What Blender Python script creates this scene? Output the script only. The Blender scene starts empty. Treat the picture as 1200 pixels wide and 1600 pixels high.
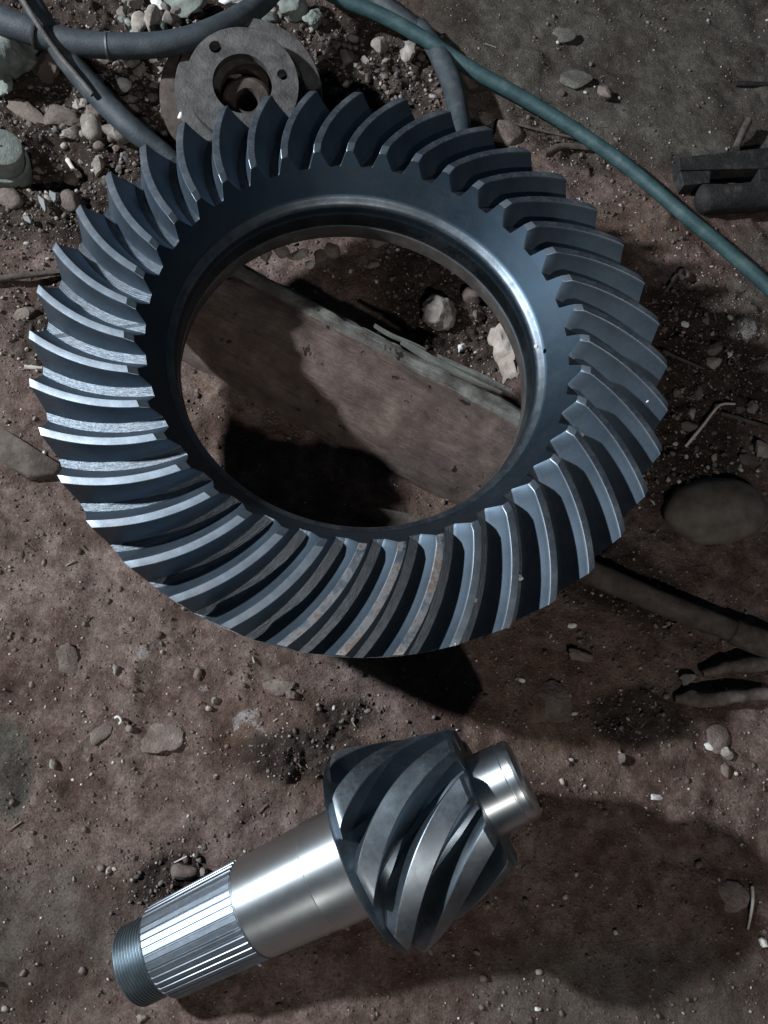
import bpy, math, random
import numpy as np
from mathutils import Vector, Matrix

# ------------------------------------------------------------------ camera, light, exposure
random.seed(7)
rng = np.random.default_rng(11)
scene = bpy.context.scene
COL = scene.collection

RW = np.array([[0.9917778873944376, 0.0, 0.12797117673687672],
               [-0.04367018249652804, 0.9399725204395623, 0.3384443469452451],
               [-0.12028938954098485, -0.3412501440563383, 0.9322439605303753]])   # world -> camera axes
EYE = np.array([-0.05079882, -0.31199122, 0.62957567])
FPX = 1320.0                                                                          # focal length in 1600ths of the frame height
cam_d = bpy.data.cameras.new('camera')
cam_d.sensor_fit = 'VERTICAL'
cam_d.sensor_height = 36.0
cam_d.lens = 36.0 * FPX / 1600.0
cam_d.clip_start = 0.02
cam_d.clip_end = 50.0
cam_d.dof.use_dof = False
cam = bpy.data.objects.new('camera', cam_d)
m = Matrix.Identity(4)
for i in range(3):
    for j in range(3):
        m[i][j] = RW[j][i]
    m[i][3] = EYE[i]
cam.matrix_world = m
COL.objects.link(cam)
scene.camera = cam

world = bpy.data.worlds.new('World')
scene.world = world
world.use_nodes = True
bg = world.node_tree.nodes['Background']
bg.inputs['Color'].default_value = (0.40, 0.68, 1.0, 1)
bg.inputs['Strength'].default_value = 0.030

def lamp(name, loc, target, size, power, color):
    d = bpy.data.lights.new(name, 'AREA')
    d.shape = 'DISK'
    d.size = size
    d.energy = power
    d.color = color
    o = bpy.data.objects.new(name, d)
    o.location = loc
    o.rotation_euler = (Vector(target) - Vector(loc)).to_track_quat('-Z', 'Y').to_euler()
    COL.objects.link(o)
    return o
lamp('work_lamp', (-1.72, 0.18, 1.22), (0, -0.05, 0.05), 0.10, 78.0, (0.86, 0.94, 1.0))
lamp('hand_torch', (0.16, -1.22, 1.28), (0.05, -0.05, 0.05), 0.05, 7.2, (1.0, 0.97, 0.92))

scene.view_settings.view_transform = 'Standard'
scene.view_settings.look = 'None'
scene.view_settings.exposure = 0.0
scene.view_settings.gamma = 1.0
scene.cycles.max_bounces = 5
scene.cycles.diffuse_bounces = 2
scene.cycles.glossy_bounces = 3

# ------------------------------------------------------------------ helpers
def at(px, py, z=0.0):
    """the point at height z that stands under a place measured on the photograph"""
    d = np.array([(px - 600) / FPX, -(py - 800) / FPX, -1.0]) @ RW
    return EYE + d * ((z - EYE[2]) / d[2])

def to_px(X):
    c = (np.asarray(X, float) - EYE) @ RW.T
    return np.array([600 + FPX * c[0] / -c[2], 800 - FPX * c[1] / -c[2]])

def pxm(px, py, z=0.0):
    """metres per photograph pixel at that place"""
    c = (at(px, py, z) - EYE) @ RW.T
    return -c[2] / FPX

def hash3(i, j, k, seed):
    n = (i.astype(np.int64) * 374761393 + j.astype(np.int64) * 668265263 + k.astype(np.int64) * 2147483647 + seed * 974634777)
    n = (n ^ (n >> 13)) * 1274126177
    n = n & 0x7fffffff
    n = (n ^ (n >> 16)) * 2246822519
    return ((n & 0xffffff) / float(0xffffff))

def vnoise(x, y, z=None, seed=0):
    x = np.asarray(x, float); y = np.asarray(y, float)
    z = np.zeros_like(x) if z is None else np.asarray(z, float)
    xi = np.floor(x); yi = np.floor(y); zi = np.floor(z)
    fx = x - xi; fy = y - yi; fz = z - zi
    fx = fx * fx * fx * (fx * (fx * 6 - 15) + 10); fy = fy * fy * fy * (fy * (fy * 6 - 15) + 10); fz = fz * fz * (3 - 2 * fz)
    r = 0
    for a in (0, 1):
        for b in (0, 1):
            for c in (0, 1):
                w = (fx if a else 1 - fx) * (fy if b else 1 - fy) * (fz if c else 1 - fz)
                r = r + w * hash3(xi + a, yi + b, zi + c, seed)
    return r * 2 - 1

def worley(x, y, seed=0):
    """distance to nearest and second feature point, and the cell's random number"""
    xi = np.floor(x); yi = np.floor(y)
    d1 = np.full_like(x, 9.0); d2 = np.full_like(x, 9.0); cid = np.zeros_like(x)
    for a in (-1, 0, 1):
        for b in (-1, 0, 1):
            z = np.zeros_like(xi)
            fx = xi + a + hash3(xi + a, yi + b, z, seed); fy = yi + b + hash3(xi + a, yi + b, z, seed + 5)
            d = np.hypot(fx - x, fy - y)
            r = hash3(xi + a, yi + b, z, seed + 9)
            closer = d < d1
            d2 = np.where(closer, d1, np.minimum(d2, d))
            cid = np.where(closer, r, cid)
            d1 = np.where(closer, d, d1)
    return d1, d2, cid

def new_mesh(name, V, F, mats=(), smooth=True, sharp=None, idx=None):
    me = bpy.data.meshes.new(name)
    me.from_pydata([tuple(map(float, v)) for v in V], [], [tuple(map(int, f)) for f in F])
    for mt in mats:
        me.materials.append(mt)
    if idx is not None:
        me.polygons.foreach_set('material_index', np.asarray(idx, dtype=np.int32))
    if smooth:
        me.polygons.foreach_set('use_smooth', np.ones(len(me.polygons), dtype=bool))
        if sharp is not None:
            me.set_sharp_from_angle(angle=math.radians(sharp))
    me.update()
    return me

def link(name, me, parent=None, loc=None, rot=None, scale=None):
    o = bpy.data.objects.new(name, me)
    COL.objects.link(o)
    if parent is not None:
        o.parent = parent
    if loc is not None:
        o.location = tuple(map(float, loc))
    if rot is not None:
        o.rotation_euler = rot
    if scale is not None:
        o.scale = scale
    return o

def tag(o, label, cat, group=None):
    o['label'] = label
    o['category'] = cat
    if group:
        o['group'] = group
    return o

def thing(name, label, cat, loc=(0, 0, 0), rot=(0, 0, 0), group=None):
    o = bpy.data.objects.new(name, None)
    o.empty_display_size = 0.01
    COL.objects.link(o)
    o.location = tuple(map(float, loc)); o.rotation_euler = rot
    return tag(o, label, cat, group)

def lathe(profile, n, closed=False, axis='z'):
    """profile of (radius, height) pairs turned about an axis; returns V, F"""
    V = []; F = []
    k = len(profile)
    for (r, z) in profile:
        for i in range(n):
            a = 2 * math.pi * i / n
            V.append((r * math.cos(a), r * math.sin(a), z))
    for j in range(k if closed else k - 1):
        j2 = (j + 1) % k
        for i in range(n):
            i2 = (i + 1) % n
            F.append((j * n + i, j * n + i2, j2 * n + i2, j2 * n + i))
    return V, F

def cap(V, F, ring, flip=False):
    f = list(ring)
    F.append(tuple(reversed(f)) if flip else tuple(f))

def smooth_path(pts, n):
    """Catmull-Rom through the points, n samples"""
    P = np.array(pts, float)
    P = np.vstack([2 * P[0] - P[1], P, 2 * P[-1] - P[-2]])
    out = []
    m_ = len(P) - 3
    for i in range(n):
        u = i / (n - 1) * m_
        k = min(int(u), m_ - 1); t = u - k
        a, b, c, d = P[k:k + 4]
        out.append(0.5 * ((2 * b) + (c - a) * t + (2 * a - 5 * b + 4 * c - d) * t * t + (3 * b - 3 * c + d - a) * t ** 3))
    return np.array(out)

def tube(path, rad, sides=14, flat=1.0, wob=0.0, seed=0):
    path = np.asarray(path, float); n = len(path)
    rad = np.full(n, rad) if np.isscalar(rad) else np.asarray(rad)
    V = []; F = []
    for i in range(n):
        t = path[min(i + 1, n - 1)] - path[max(i - 1, 0)]
        t /= np.linalg.norm(t)
        u = np.cross(t, (0, 0, 1.0)); u /= (np.linalg.norm(u) + 1e-9)
        w = np.cross(u, t)
        for s in range(sides):
            a = 2 * math.pi * s / sides
            r = rad[i]
            if wob:
                r = r * (1 + wob * float(vnoise(np.array([math.cos(a) * 1.7 + i * 0.35]), np.array([math.sin(a) * 1.7]), seed=seed)[0]))
            V.append(path[i] + u * math.cos(a) * r + w * math.sin(a) * r * flat)
    for i in range(n - 1):
        for s in range(sides):
            s2 = (s + 1) % sides
            F.append((i * sides + s, i * sides + s2, (i + 1) * sides + s2, (i + 1) * sides + s))
    F.append(tuple(reversed(range(sides))))
    F.append(tuple(range((n - 1) * sides, n * sides)))
    return V, F

# ------------------------------------------------------------------ materials
def mat(name):
    mt = bpy.data.materials.new(name)
    mt.use_nodes = True
    nt = mt.node_tree
    return mt, nt, nt.nodes['Principled BSDF']

def node(nt, t, **kw):
    n = nt.nodes.new(t)
    for k, v in kw.items():
        setattr(n, k, v)
    return n

def noise_node(nt, scale, detail=5, rough=0.6, vec=None, dist=0.0):
    n = node(nt, 'ShaderNodeTexNoise')
    n.inputs['Scale'].default_value = scale
    n.inputs['Detail'].default_value = detail
    n.inputs['Roughness'].default_value = rough
    n.inputs['Distortion'].default_value = dist
    if vec is not None:
        nt.links.new(vec, n.inputs['Vector'])
    return n

def ramp(nt, fac, stops):
    r = node(nt, 'ShaderNodeValToRGB')
    e = r.color_ramp.elements
    while len(e) < len(stops):
        e.new(0.5)
    for k, (p, c) in enumerate(stops):
        e[k].position = p
        e[k].color = (c[0], c[1], c[2], 1)
    nt.links.new(fac, r.inputs['Fac'])
    return r

def bump_node(nt, height, strength, dist, normal=None):
    b = node(nt, 'ShaderNodeBump')
    b.inputs['Strength'].default_value = strength
    b.inputs['Distance'].default_value = dist
    nt.links.new(height, b.inputs['Height'])
    if normal is not None:
        nt.links.new(normal, b.inputs['Normal'])
    return b

def coords(nt, rand=True):
    tc = node(nt, 'ShaderNodeTexCoord')
    if not rand:
        return tc.outputs['Object']
    oi = node(nt, 'ShaderNodeObjectInfo')
    mu = node(nt, 'ShaderNodeMath', operation='MULTIPLY')
    mu.inputs[1].default_value = 37.0
    nt.links.new(oi.outputs['Random'], mu.inputs[0])
    ad = node(nt, 'ShaderNodeVectorMath', operation='ADD')
    nt.links.new(tc.outputs['Object'], ad.inputs[0])
    nt.links.new(mu.outputs[0], ad.inputs[1])
    return ad.outputs[0]

def rough_mat(name, stops, scale, bump=(0.5, 0.001, 900.0), rough=0.85, vary=0.0, spec=0.35, detail=6, metallic=0.0, attr=False):
    """mottled colour from noise, a finer noise as relief, optional change of value from one object to the next"""
    mt, nt, b = mat(name)
    v = node(nt, 'ShaderNodeNewGeometry').outputs['Position']
    n = noise_node(nt, scale, detail, 0.65, v)
    r = ramp(nt, n.outputs['Fac'], stops)
    out = r.outputs['Color']
    if vary:
        oi = node(nt, 'ShaderNodeObjectInfo')
        mr = node(nt, 'ShaderNodeMapRange')
        mr.inputs['To Min'].default_value = 1 - vary
        mr.inputs['To Max'].default_value = 1 + vary
        nt.links.new(oi.outputs['Random'], mr.inputs['Value'])
        hs = node(nt, 'ShaderNodeHueSaturation')
        nt.links.new(mr.outputs['Result'], hs.inputs['Value'])
        nt.links.new(out, hs.inputs['Color'])
        out = hs.outputs['Color']
    if attr:
        at_ = node(nt, 'ShaderNodeAttribute', attribute_name='tint')
        mx = node(nt, 'ShaderNodeMix', data_type='RGBA', blend_type='MULTIPLY')
        mx.inputs['Factor'].default_value = 1.0
        nt.links.new(out, mx.inputs['A']); nt.links.new(at_.outputs['Color'], mx.inputs['B'])
        out = mx.outputs['Result']
    nt.links.new(out, b.inputs['Base Color'])
    b.inputs['Roughness'].default_value = rough
    b.inputs['Metallic'].default_value = metallic
    b.inputs['Specular IOR Level'].default_value = spec
    n2 = noise_node(nt, bump[2], 6, 0.7, v)
    bm = bump_node(nt, n2.outputs['Fac'], bump[0], bump[1])
    nt.links.new(bm.outputs['Normal'], b.inputs['Normal'])
    return mt

def steel_mat(name, base, rough, rvar=0.12, grain=(0.12, 0.0002, 1800.0), blotch=45.0, dark=0.75, metallic=1.0, stretch=None, aniso=0.0, dust=0.0, flow=False):
    mt, nt, b = mat(name)
    if aniso:
        tg = node(nt, 'ShaderNodeTangent', direction_type='RADIAL', axis='Z')
        nt.links.new(tg.outputs['Tangent'], b.inputs['Tangent'])
        b.inputs['Anisotropic'].default_value = aniso
        b.inputs['Anisotropic Rotation'].default_value = 0.25
    v = coords(nt, rand=False)
    if stretch is not None:
        mp = node(nt, 'ShaderNodeMapping')
        mp.inputs['Scale'].default_value = stretch
        nt.links.new(v, mp.inputs['Vector'])
        vs = mp.outputs['Vector']
    else:
        vs = v
    n = noise_node(nt, blotch, 5, 0.6, v)
    r = ramp(nt, n.outputs['Fac'], [(0.3, tuple(c * dark for c in base)), (0.72, base)])
    mr = node(nt, 'ShaderNodeMapRange')
    mr.inputs['To Min'].default_value = rough + rvar
    mr.inputs['To Max'].default_value = max(0.04, rough - rvar)
    n1 = noise_node(nt, blotch * 3, 5, 0.7, v)
    nt.links.new(n1.outputs['Fac'], mr.inputs['Value'])
    nt.links.new(mr.outputs['Result'], b.inputs['Roughness'])
    b.inputs['Metallic'].default_value = metallic
    if flow:
        fa = node(nt, 'ShaderNodeAttribute', attribute_name='flow')
        n2 = noise_node(nt, 1.0, 4, 0.7, fa.outputs['Vector'])
        r2 = ramp(nt, n2.outputs['Fac'], [(0.30, (0.45, 0.45, 0.45)), (0.55, (1, 1, 1))])
        mm = node(nt, 'ShaderNodeMix', data_type='RGBA', blend_type='MULTIPLY'); mm.inputs['Factor'].default_value = 1.0
        nt.links.new(r.outputs['Color'], mm.inputs['A']); nt.links.new(r2.outputs['Color'], mm.inputs['B'])
        base_out = mm.outputs['Result']
    else:
        n2 = noise_node(nt, grain[2], 3, 0.6, vs)
        base_out = r.outputs['Color']
    bm = bump_node(nt, n2.outputs['Fac'], grain[0], grain[1])
    nt.links.new(bm.outputs['Normal'], b.inputs['Normal'])
    if dust:
        # thin films and specks of brown dust that dull the metal
        d1 = noise_node(nt, 24, 8, 0.72, v); d2 = noise_node(nt, 520, 3, 0.6, v)
        ml = node(nt, 'ShaderNodeMath', operation='MULTIPLY_ADD'); ml.inputs[1].default_value = 0.55
        nt.links.new(d2.outputs['Fac'], ml.inputs[0]); nt.links.new(d1.outputs['Fac'], ml.inputs[2])
        dr_ = ramp(nt, ml.outputs[0], [(0.74, (0, 0, 0)), (0.98, (dust, dust, dust))])
        mxd = node(nt, 'ShaderNodeMix', data_type='RGBA')
        nt.links.new(dr_.outputs['Color'], mxd.inputs['Factor']); nt.links.new(base_out, mxd.inputs['A']); mxd.inputs['B'].default_value = (0.16, 0.13, 0.115, 1)
        base_out = mxd.outputs['Result']
        inv = node(nt, 'ShaderNodeMath', operation='MULTIPLY_ADD'); inv.inputs[1].default_value = -1.0; inv.inputs[2].default_value = metallic
        nt.links.new(dr_.outputs['Color'], inv.inputs[0]); nt.links.new(inv.outputs[0], b.inputs['Metallic'])
    nt.links.new(base_out, b.inputs['Base Color'])
    return mt

M = {}
M['flank'] = steel_mat('dark oiled gear steel', (0.120, 0.160, 0.204), 0.56, 0.06, (0.35, 0.00016, 2200.0), 40, 0.75, dust=0.14)
M['land'] = steel_mat('turned gear steel', (0.285, 0.330, 0.385), 0.49, 0.08, (0.4, 0.0002, 1800.0), 90, 0.65, dust=0.28)
M['root'] = steel_mat('rough cut gear root', (0.155, 0.180, 0.208), 0.46, 0.10, (0.7, 0.0006, 650.0), 190, 0.7, dust=0.2, flow=True)
M['rim'] = steel_mat('dark blued rim steel', (0.062, 0.092, 0.124), 0.47, 0.06, (0.3, 0.00014, 2400.0), 30, 0.85, dust=0.10)
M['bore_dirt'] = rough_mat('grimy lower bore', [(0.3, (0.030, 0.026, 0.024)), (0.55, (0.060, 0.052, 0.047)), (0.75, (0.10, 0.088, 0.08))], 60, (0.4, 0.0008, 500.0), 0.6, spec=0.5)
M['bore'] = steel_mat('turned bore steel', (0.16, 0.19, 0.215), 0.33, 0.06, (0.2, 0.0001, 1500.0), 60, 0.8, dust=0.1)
M['lip'] = steel_mat('rubbed bright lip steel', (0.17, 0.20, 0.23), 0.44, 0.08, (0.4, 0.0002, 1400.0), 120, 0.55, dust=0.2)
M['ground_steel'] = steel_mat('ground bright steel', (0.70, 0.745, 0.765), 0.44, 0.05, (0.10, 0.00006, 700.0), 60, 0.92, aniso=0.75)
M['spline_steel'] = steel_mat('milled spline steel', (0.34, 0.385, 0.435), 0.43, 0.1, (0.15, 0.0001, 1500.0), 90, 0.8, dust=0.08)
M['thread_steel'] = steel_mat('threaded steel', (0.27, 0.32, 0.35), 0.42, 0.08, (0.2, 0.0001, 1500.0), 60, 0.75, dust=0.15)
M['pinion_steel'] = steel_mat('pinion tooth steel', (0.180, 0.218, 0.255), 0.42, 0.08, (0.25, 0.00012, 2000.0), 40, 0.75, dust=0.12)
M['pinion_land'] = steel_mat('worn pinion tooth tips', (0.28, 0.32, 0.36), 0.44, 0.10, (0.3, 0.00015, 1500.0), 55, 0.6, dust=0.2)

# the rust-stained tooth steel: the same steel, brown scale in patches along the tip
mt, nt, b = mat('rust stained gear steel')
v = coords(nt)
n = noise_node(nt, 95, 7, 0.7, v)
r = ramp(nt, n.outputs['Fac'], [(0.38, (0.20, 0.24, 0.29)), (0.53, (0.24, 0.24, 0.25)), (0.58, (0.17, 0.115, 0.088)), (0.63, (0.24, 0.19, 0.165)), (0.72, (0.29, 0.29, 0.30))])
nt.links.new(r.outputs['Color'], b.inputs['Base Color'])
rm = ramp(nt, n.outputs['Fac'], [(0.42, (1, 1, 1)), (0.55, (0.25, 0.25, 0.25)), (0.72, (0.8, 0.8, 0.8))])
nt.links.new(rm.outputs['Color'], b.inputs['Metallic'])
b.inputs['Roughness'].default_value = 0.45
n2 = noise_node(nt, 1500, 4, 0.7, v)
nt.links.new(bump_node(nt, n2.outputs['Fac'], 0.4, 0.0004).outputs['Normal'], b.inputs['Normal'])
M['rusty'] = mt

M['hose'] = rough_mat('dusty black rubber', [(0.3, (0.020, 0.026, 0.031)), (0.55, (0.042, 0.052, 0.060)), (0.72, (0.085, 0.088, 0.088))], 55, (0.5, 0.0010, 500.0), 0.6, spec=0.4)
M['band'] = steel_mat('hose band metal', (0.5, 0.52, 0.52), 0.4)
M['cable'] = rough_mat('dusty teal cable jacket', [(0.3, (0.016, 0.040, 0.045)), (0.55, (0.034, 0.074, 0.080)), (0.72, (0.075, 0.105, 0.105))], 60, (0.5, 0.0010, 450.0), 0.55, spec=0.4)
M['rusty_iron'] = rough_mat('weathered cast iron', [(0.3, (0.024, 0.019, 0.017)), (0.5, (0.064, 0.058, 0.056)), (0.7, (0.115, 0.109, 0.107))], 70, (0.7, 0.0012, 420.0), 0.6, spec=0.5, detail=10)
M['rusty_brown'] = rough_mat('rusted iron', [(0.3, (0.026, 0.018, 0.015)), (0.55, (0.068, 0.048, 0.040)), (0.75, (0.12, 0.098, 0.088))], 80, (0.6, 0.001, 500.0), 0.75)
M['black_iron'] = rough_mat('greasy black iron', [(0.3, (0.008, 0.008, 0.009)), (0.55, (0.022, 0.021, 0.021)), (0.72, (0.065, 0.058, 0.052))], 70, (0.8, 0.0018, 300.0), 0.7, spec=0.35, detail=10)
M['stone'] = rough_mat('dusty limestone', [(0.28, (0.11, 0.090, 0.076)), (0.5, (0.235, 0.203, 0.178)), (0.75, (0.40, 0.37, 0.335))], 70, (0.8, 0.0016, 420.0), 0.9, 0.35)
M['brown_stone'] = rough_mat('earth-stained stone', [(0.3, (0.085, 0.062, 0.052)), (0.55, (0.16, 0.125, 0.108)), (0.75, (0.24, 0.20, 0.18))], 60, (0.8, 0.0016, 420.0), 0.9, 0.35)
M['green_stone'] = rough_mat('mossy grey stone', [(0.3, (0.10, 0.115, 0.105)), (0.55, (0.20, 0.22, 0.20)), (0.75, (0.34, 0.37, 0.34))], 40, (0.7, 0.002, 300.0), 0.9, 0.15)
M['soil_stone'] = rough_mat('soil coated stone', [(0.25, (0.085, 0.062, 0.052)), (0.5, (0.175, 0.134, 0.116)), (0.75, (0.30, 0.245, 0.22))], 75, (1.0, 0.003, 380.0), 0.92, 0.15, detail=10)
M['dusty'] = rough_mat('dust coated stone', [(0.25, (0.075, 0.068, 0.056)), (0.5, (0.135, 0.124, 0.106)), (0.75, (0.22, 0.206, 0.18))], 75, (1.0, 0.003, 380.0), 0.92, 0.15, detail=10)
M['white_chip'] = rough_mat('white lime crumb', [(0.3, (0.50, 0.48, 0.45)), (0.7, (0.78, 0.77, 0.74))], 120, (0.5, 0.0006, 900.0), 0.8, 0.2)
M['gravel'] = rough_mat('gravel mix', [(0.3, (0.55, 0.55, 0.55)), (0.7, (1.1, 1.1, 1.1))], 300, (0.6, 0.0008, 1200.0), 0.9, attr=True)
M['twig'] = rough_mat('dry grey twig', [(0.3, (0.04, 0.03, 0.025)), (0.7, (0.13, 0.105, 0.09))], 150, (0.6, 0.0008, 700.0), 0.85, 0.3)
M['pale_twig'] = rough_mat('peeled pale twig', [(0.3, (0.42, 0.38, 0.33)), (0.7, (0.62, 0.58, 0.53))], 150, (0.4, 0.0005, 700.0), 0.7)
M['handle'] = rough_mat('earth brown wood', [(0.3, (0.040, 0.029, 0.023)), (0.5, (0.075, 0.058, 0.048)), (0.7, (0.13, 0.105, 0.09))], 70, (0.7, 0.0014, 400.0), 0.85, detail=10)
M['bark'] = rough_mat('pale torn bark', [(0.3, (0.20, 0.15, 0.125)), (0.55, (0.36, 0.30, 0.265)), (0.75, (0.48, 0.43, 0.39))], 60, (0.9, 0.002, 260.0), 0.9)
M['dish'] = rough_mat('smooth brown stone', [(0.3, (0.075, 0.060, 0.050)), (0.5, (0.125, 0.105, 0.09)), (0.7, (0.175, 0.15, 0.13))], 60, (0.5, 0.001, 500.0), 0.8, detail=10)
M['shard'] = rough_mat('dull glass shard', [(0.3, (0.14, 0.145, 0.15)), (0.7, (0.26, 0.265, 0.27))], 40, (0.1, 0.0003, 300.0), 0.25, 0.2, spec=0.6)

# old timber: earth rubbed over grey weathered wood, fibres and cracks along its length (object X), pits
mt, nt, b = mat('weathered timber')
v = coords(nt, rand=False)
mp = node(nt, 'ShaderNodeMapping'); mp.inputs['Scale'].default_value = (1.0, 14.0, 14.0)
nt.links.new(v, mp.inputs['Vector'])
grain = noise_node(nt, 20, 10, 0.75, mp.outputs['Vector'], 0.3)
blot = noise_node(nt, 34, 10, 0.72, v)
pit = noise_node(nt, 75, 3, 0.55, v)
mp3 = node(nt, 'ShaderNodeMapping'); mp3.inputs['Scale'].default_value = (1.0, 22.0, 22.0)
nt.links.new(v, mp3.inputs['Vector'])
fib = noise_node(nt, 55, 8, 0.75, mp3.outputs['Vector'], 0.2)
rg = ramp(nt, blot.outputs['Fac'], [(0.30, (0.045, 0.029, 0.023)), (0.46, (0.098, 0.067, 0.056)), (0.60, (0.148, 0.106, 0.091)), (0.78, (0.225, 0.175, 0.155))])
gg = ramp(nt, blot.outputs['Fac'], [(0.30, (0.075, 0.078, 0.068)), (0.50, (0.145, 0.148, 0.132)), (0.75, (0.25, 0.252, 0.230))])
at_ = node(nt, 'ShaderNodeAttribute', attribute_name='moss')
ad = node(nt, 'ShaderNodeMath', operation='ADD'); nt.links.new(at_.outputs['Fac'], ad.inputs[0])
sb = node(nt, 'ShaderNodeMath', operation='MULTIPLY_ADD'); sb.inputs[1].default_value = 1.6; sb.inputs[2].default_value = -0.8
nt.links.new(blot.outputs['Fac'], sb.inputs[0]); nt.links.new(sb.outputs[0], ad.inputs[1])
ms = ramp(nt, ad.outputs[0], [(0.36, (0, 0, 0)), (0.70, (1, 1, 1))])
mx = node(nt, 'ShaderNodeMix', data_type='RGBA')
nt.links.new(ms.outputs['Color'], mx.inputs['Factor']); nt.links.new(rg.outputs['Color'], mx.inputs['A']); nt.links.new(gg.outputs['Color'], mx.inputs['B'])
gr = ramp(nt, grain.outputs['Fac'], [(0.30, (0.35, 0.33, 0.32)), (0.40, (0.85, 0.85, 0.85)), (0.65, (1.1, 1.1, 1.1))])
mg = node(nt, 'ShaderNodeMix', data_type='RGBA', blend_type='MULTIPLY'); mg.inputs['Factor'].default_value = 0.8
nt.links.new(mx.outputs['Result'], mg.inputs['A']); nt.links.new(gr.outputs['Color'], mg.inputs['B'])
pr = ramp(nt, pit.outputs['Fac'], [(0.29, (0.10, 0.08, 0.07)), (0.33, (1, 1, 1))])
mp2 = node(nt, 'ShaderNodeMix', data_type='RGBA', blend_type='MULTIPLY'); mp2.inputs['Factor'].default_value = 1.0
nt.links.new(mg.outputs['Result'], mp2.inputs['A']); nt.links.new(pr.outputs['Color'], mp2.inputs['B'])
fr_ = ramp(nt, fib.outputs['Fac'], [(0.32, (0.42, 0.40, 0.38)), (0.46, (0.95, 0.95, 0.95)), (0.66, (1.3, 1.28, 1.25))])
mf = node(nt, 'ShaderNodeMix', data_type='RGBA', blend_type='MULTIPLY'); mf.inputs['Factor'].default_value = 0.75
nt.links.new(mp2.outputs['Result'], mf.inputs['A']); nt.links.new(fr_.outputs['Color'], mf.inputs['B'])
nt.links.new(mf.outputs['Result'], b.inputs['Base Color'])
b.inputs['Roughness'].default_value = 0.88
fine = noise_node(nt, 330, 8, 0.75, v)
bm0 = bump_node(nt, fib.outputs['Fac'], 0.7, 0.0016)
bm1 = bump_node(nt, grain.outputs['Fac'], 0.8, 0.003, bm0.outputs['Normal'])
bm2 = bump_node(nt, fine.outputs['Fac'], 0.6, 0.0014, bm1.outputs['Normal'])
bm3 = bump_node(nt, pr.outputs['Color'], 0.8, 0.002, bm2.outputs['Normal'])
nt.links.new(bm3.outputs['Normal'], b.inputs['Normal'])
M['timber'] = mt

# the soil: packed reddish earth, dark crumbly humus, grey-green trodden dust (masks ride on the mesh)
mt, nt, b = mat('packed red brown earth')
v = coords(nt, rand=False)
big = noise_node(nt, 16, 6, 0.6, v)
med = noise_node(nt, 75, 10, 0.74, v)
c1 = ramp(nt, med.outputs['Fac'], [(0.22, (0.042, 0.026, 0.021)), (0.42, (0.118, 0.079, 0.067)), (0.56, (0.198, 0.143, 0.125)), (0.78, (0.335, 0.265, 0.242))])
c2 = ramp(nt, med.outputs['Fac'], [(0.25, (0.020, 0.013, 0.010)), (0.55, (0.062, 0.044, 0.036)), (0.80, (0.135, 0.105, 0.09))])
c3 = ramp(nt, med.outputs['Fac'], [(0.22, (0.036, 0.031, 0.025)), (0.5, (0.098, 0.086, 0.072)), (0.80, (0.180, 0.165, 0.144))])
c4 = ramp(nt, big.outputs['Fac'], [(0.36, (0.62, 0.54, 0.51)), (0.50, (0.95, 0.93, 0.92)), (0.64, (1.25, 1.27, 1.28))])
am = node(nt, 'ShaderNodeAttribute', attribute_name='soil')
sp = node(nt, 'ShaderNodeSeparateColor'); nt.links.new(am.outputs['Color'], sp.inputs['Color'])
def perturbed(sock):
    a = node(nt, 'ShaderNodeMath', operation='MULTIPLY_ADD'); a.inputs[1].default_value = 0.9; a.inputs[2].default_value = -0.45
    nt.links.new(med.outputs['Fac'], a.inputs[0])
    s = node(nt, 'ShaderNodeMath', operation='ADD'); nt.links.new(sock, s.inputs[0]); nt.links.new(a.outputs[0], s.inputs[1])
    return ramp(nt, s.outputs[0], [(0.32, (0, 0, 0)), (0.68, (1, 1, 1))]).outputs['Color']
c5 = ramp(nt, med.outputs['Fac'], [(0.22, (0.050, 0.029, 0.022)), (0.45, (0.138, 0.090, 0.072)), (0.62, (0.212, 0.152, 0.126)), (0.80, (0.33, 0.265, 0.232))])
m0 = node(nt, 'ShaderNodeMix', data_type='RGBA'); nt.links.new(perturbed(am.outputs['Alpha']), m0.inputs['Factor'])
nt.links.new(c1.outputs['Color'], m0.inputs['A']); nt.links.new(c5.outputs['Color'], m0.inputs['B'])
m1 = node(nt, 'ShaderNodeMix', data_type='RGBA'); nt.links.new(perturbed(sp.outputs['Red']), m1.inputs['Factor'])
nt.links.new(m0.outputs['Result'], m1.inputs['A']); nt.links.new(c2.outputs['Color'], m1.inputs['B'])
m2 = node(nt, 'ShaderNodeMix', data_type='RGBA'); nt.links.new(perturbed(sp.outputs['Green']), m2.inputs['Factor'])
nt.links.new(m1.outputs['Result'], m2.inputs['A']); nt.links.new(c3.outputs['Color'], m2.inputs['B'])
m3 = node(nt, 'ShaderNodeMix', data_type='RGBA', blend_type='MULTIPLY'); m3.inputs['Factor'].default_value = 1
nt.links.new(m2.outputs['Result'], m3.inputs['A']); nt.links.new(c4.outputs['Color'], m3.inputs['B'])
m4 = node(nt, 'ShaderNodeMix', data_type='RGBA'); nt.links.new(perturbed(sp.outputs['Blue']), m4.inputs['Factor'])
nt.links.new(m3.outputs['Result'], m4.inputs['A']); m4.inputs['B'].default_value = (0.46, 0.44, 0.43, 1)
sg = noise_node(nt, 700, 5, 0.75, v)
sgr = ramp(nt, sg.outputs['Fac'], [(0.30, (0.45, 0.43, 0.42)), (0.48, (0.95, 0.95, 0.95)), (0.70, (1.45, 1.43, 1.40))])
m5 = node(nt, 'ShaderNodeMix', data_type='RGBA', blend_type='MULTIPLY'); m5.inputs['Factor'].default_value = 0.85
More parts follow.
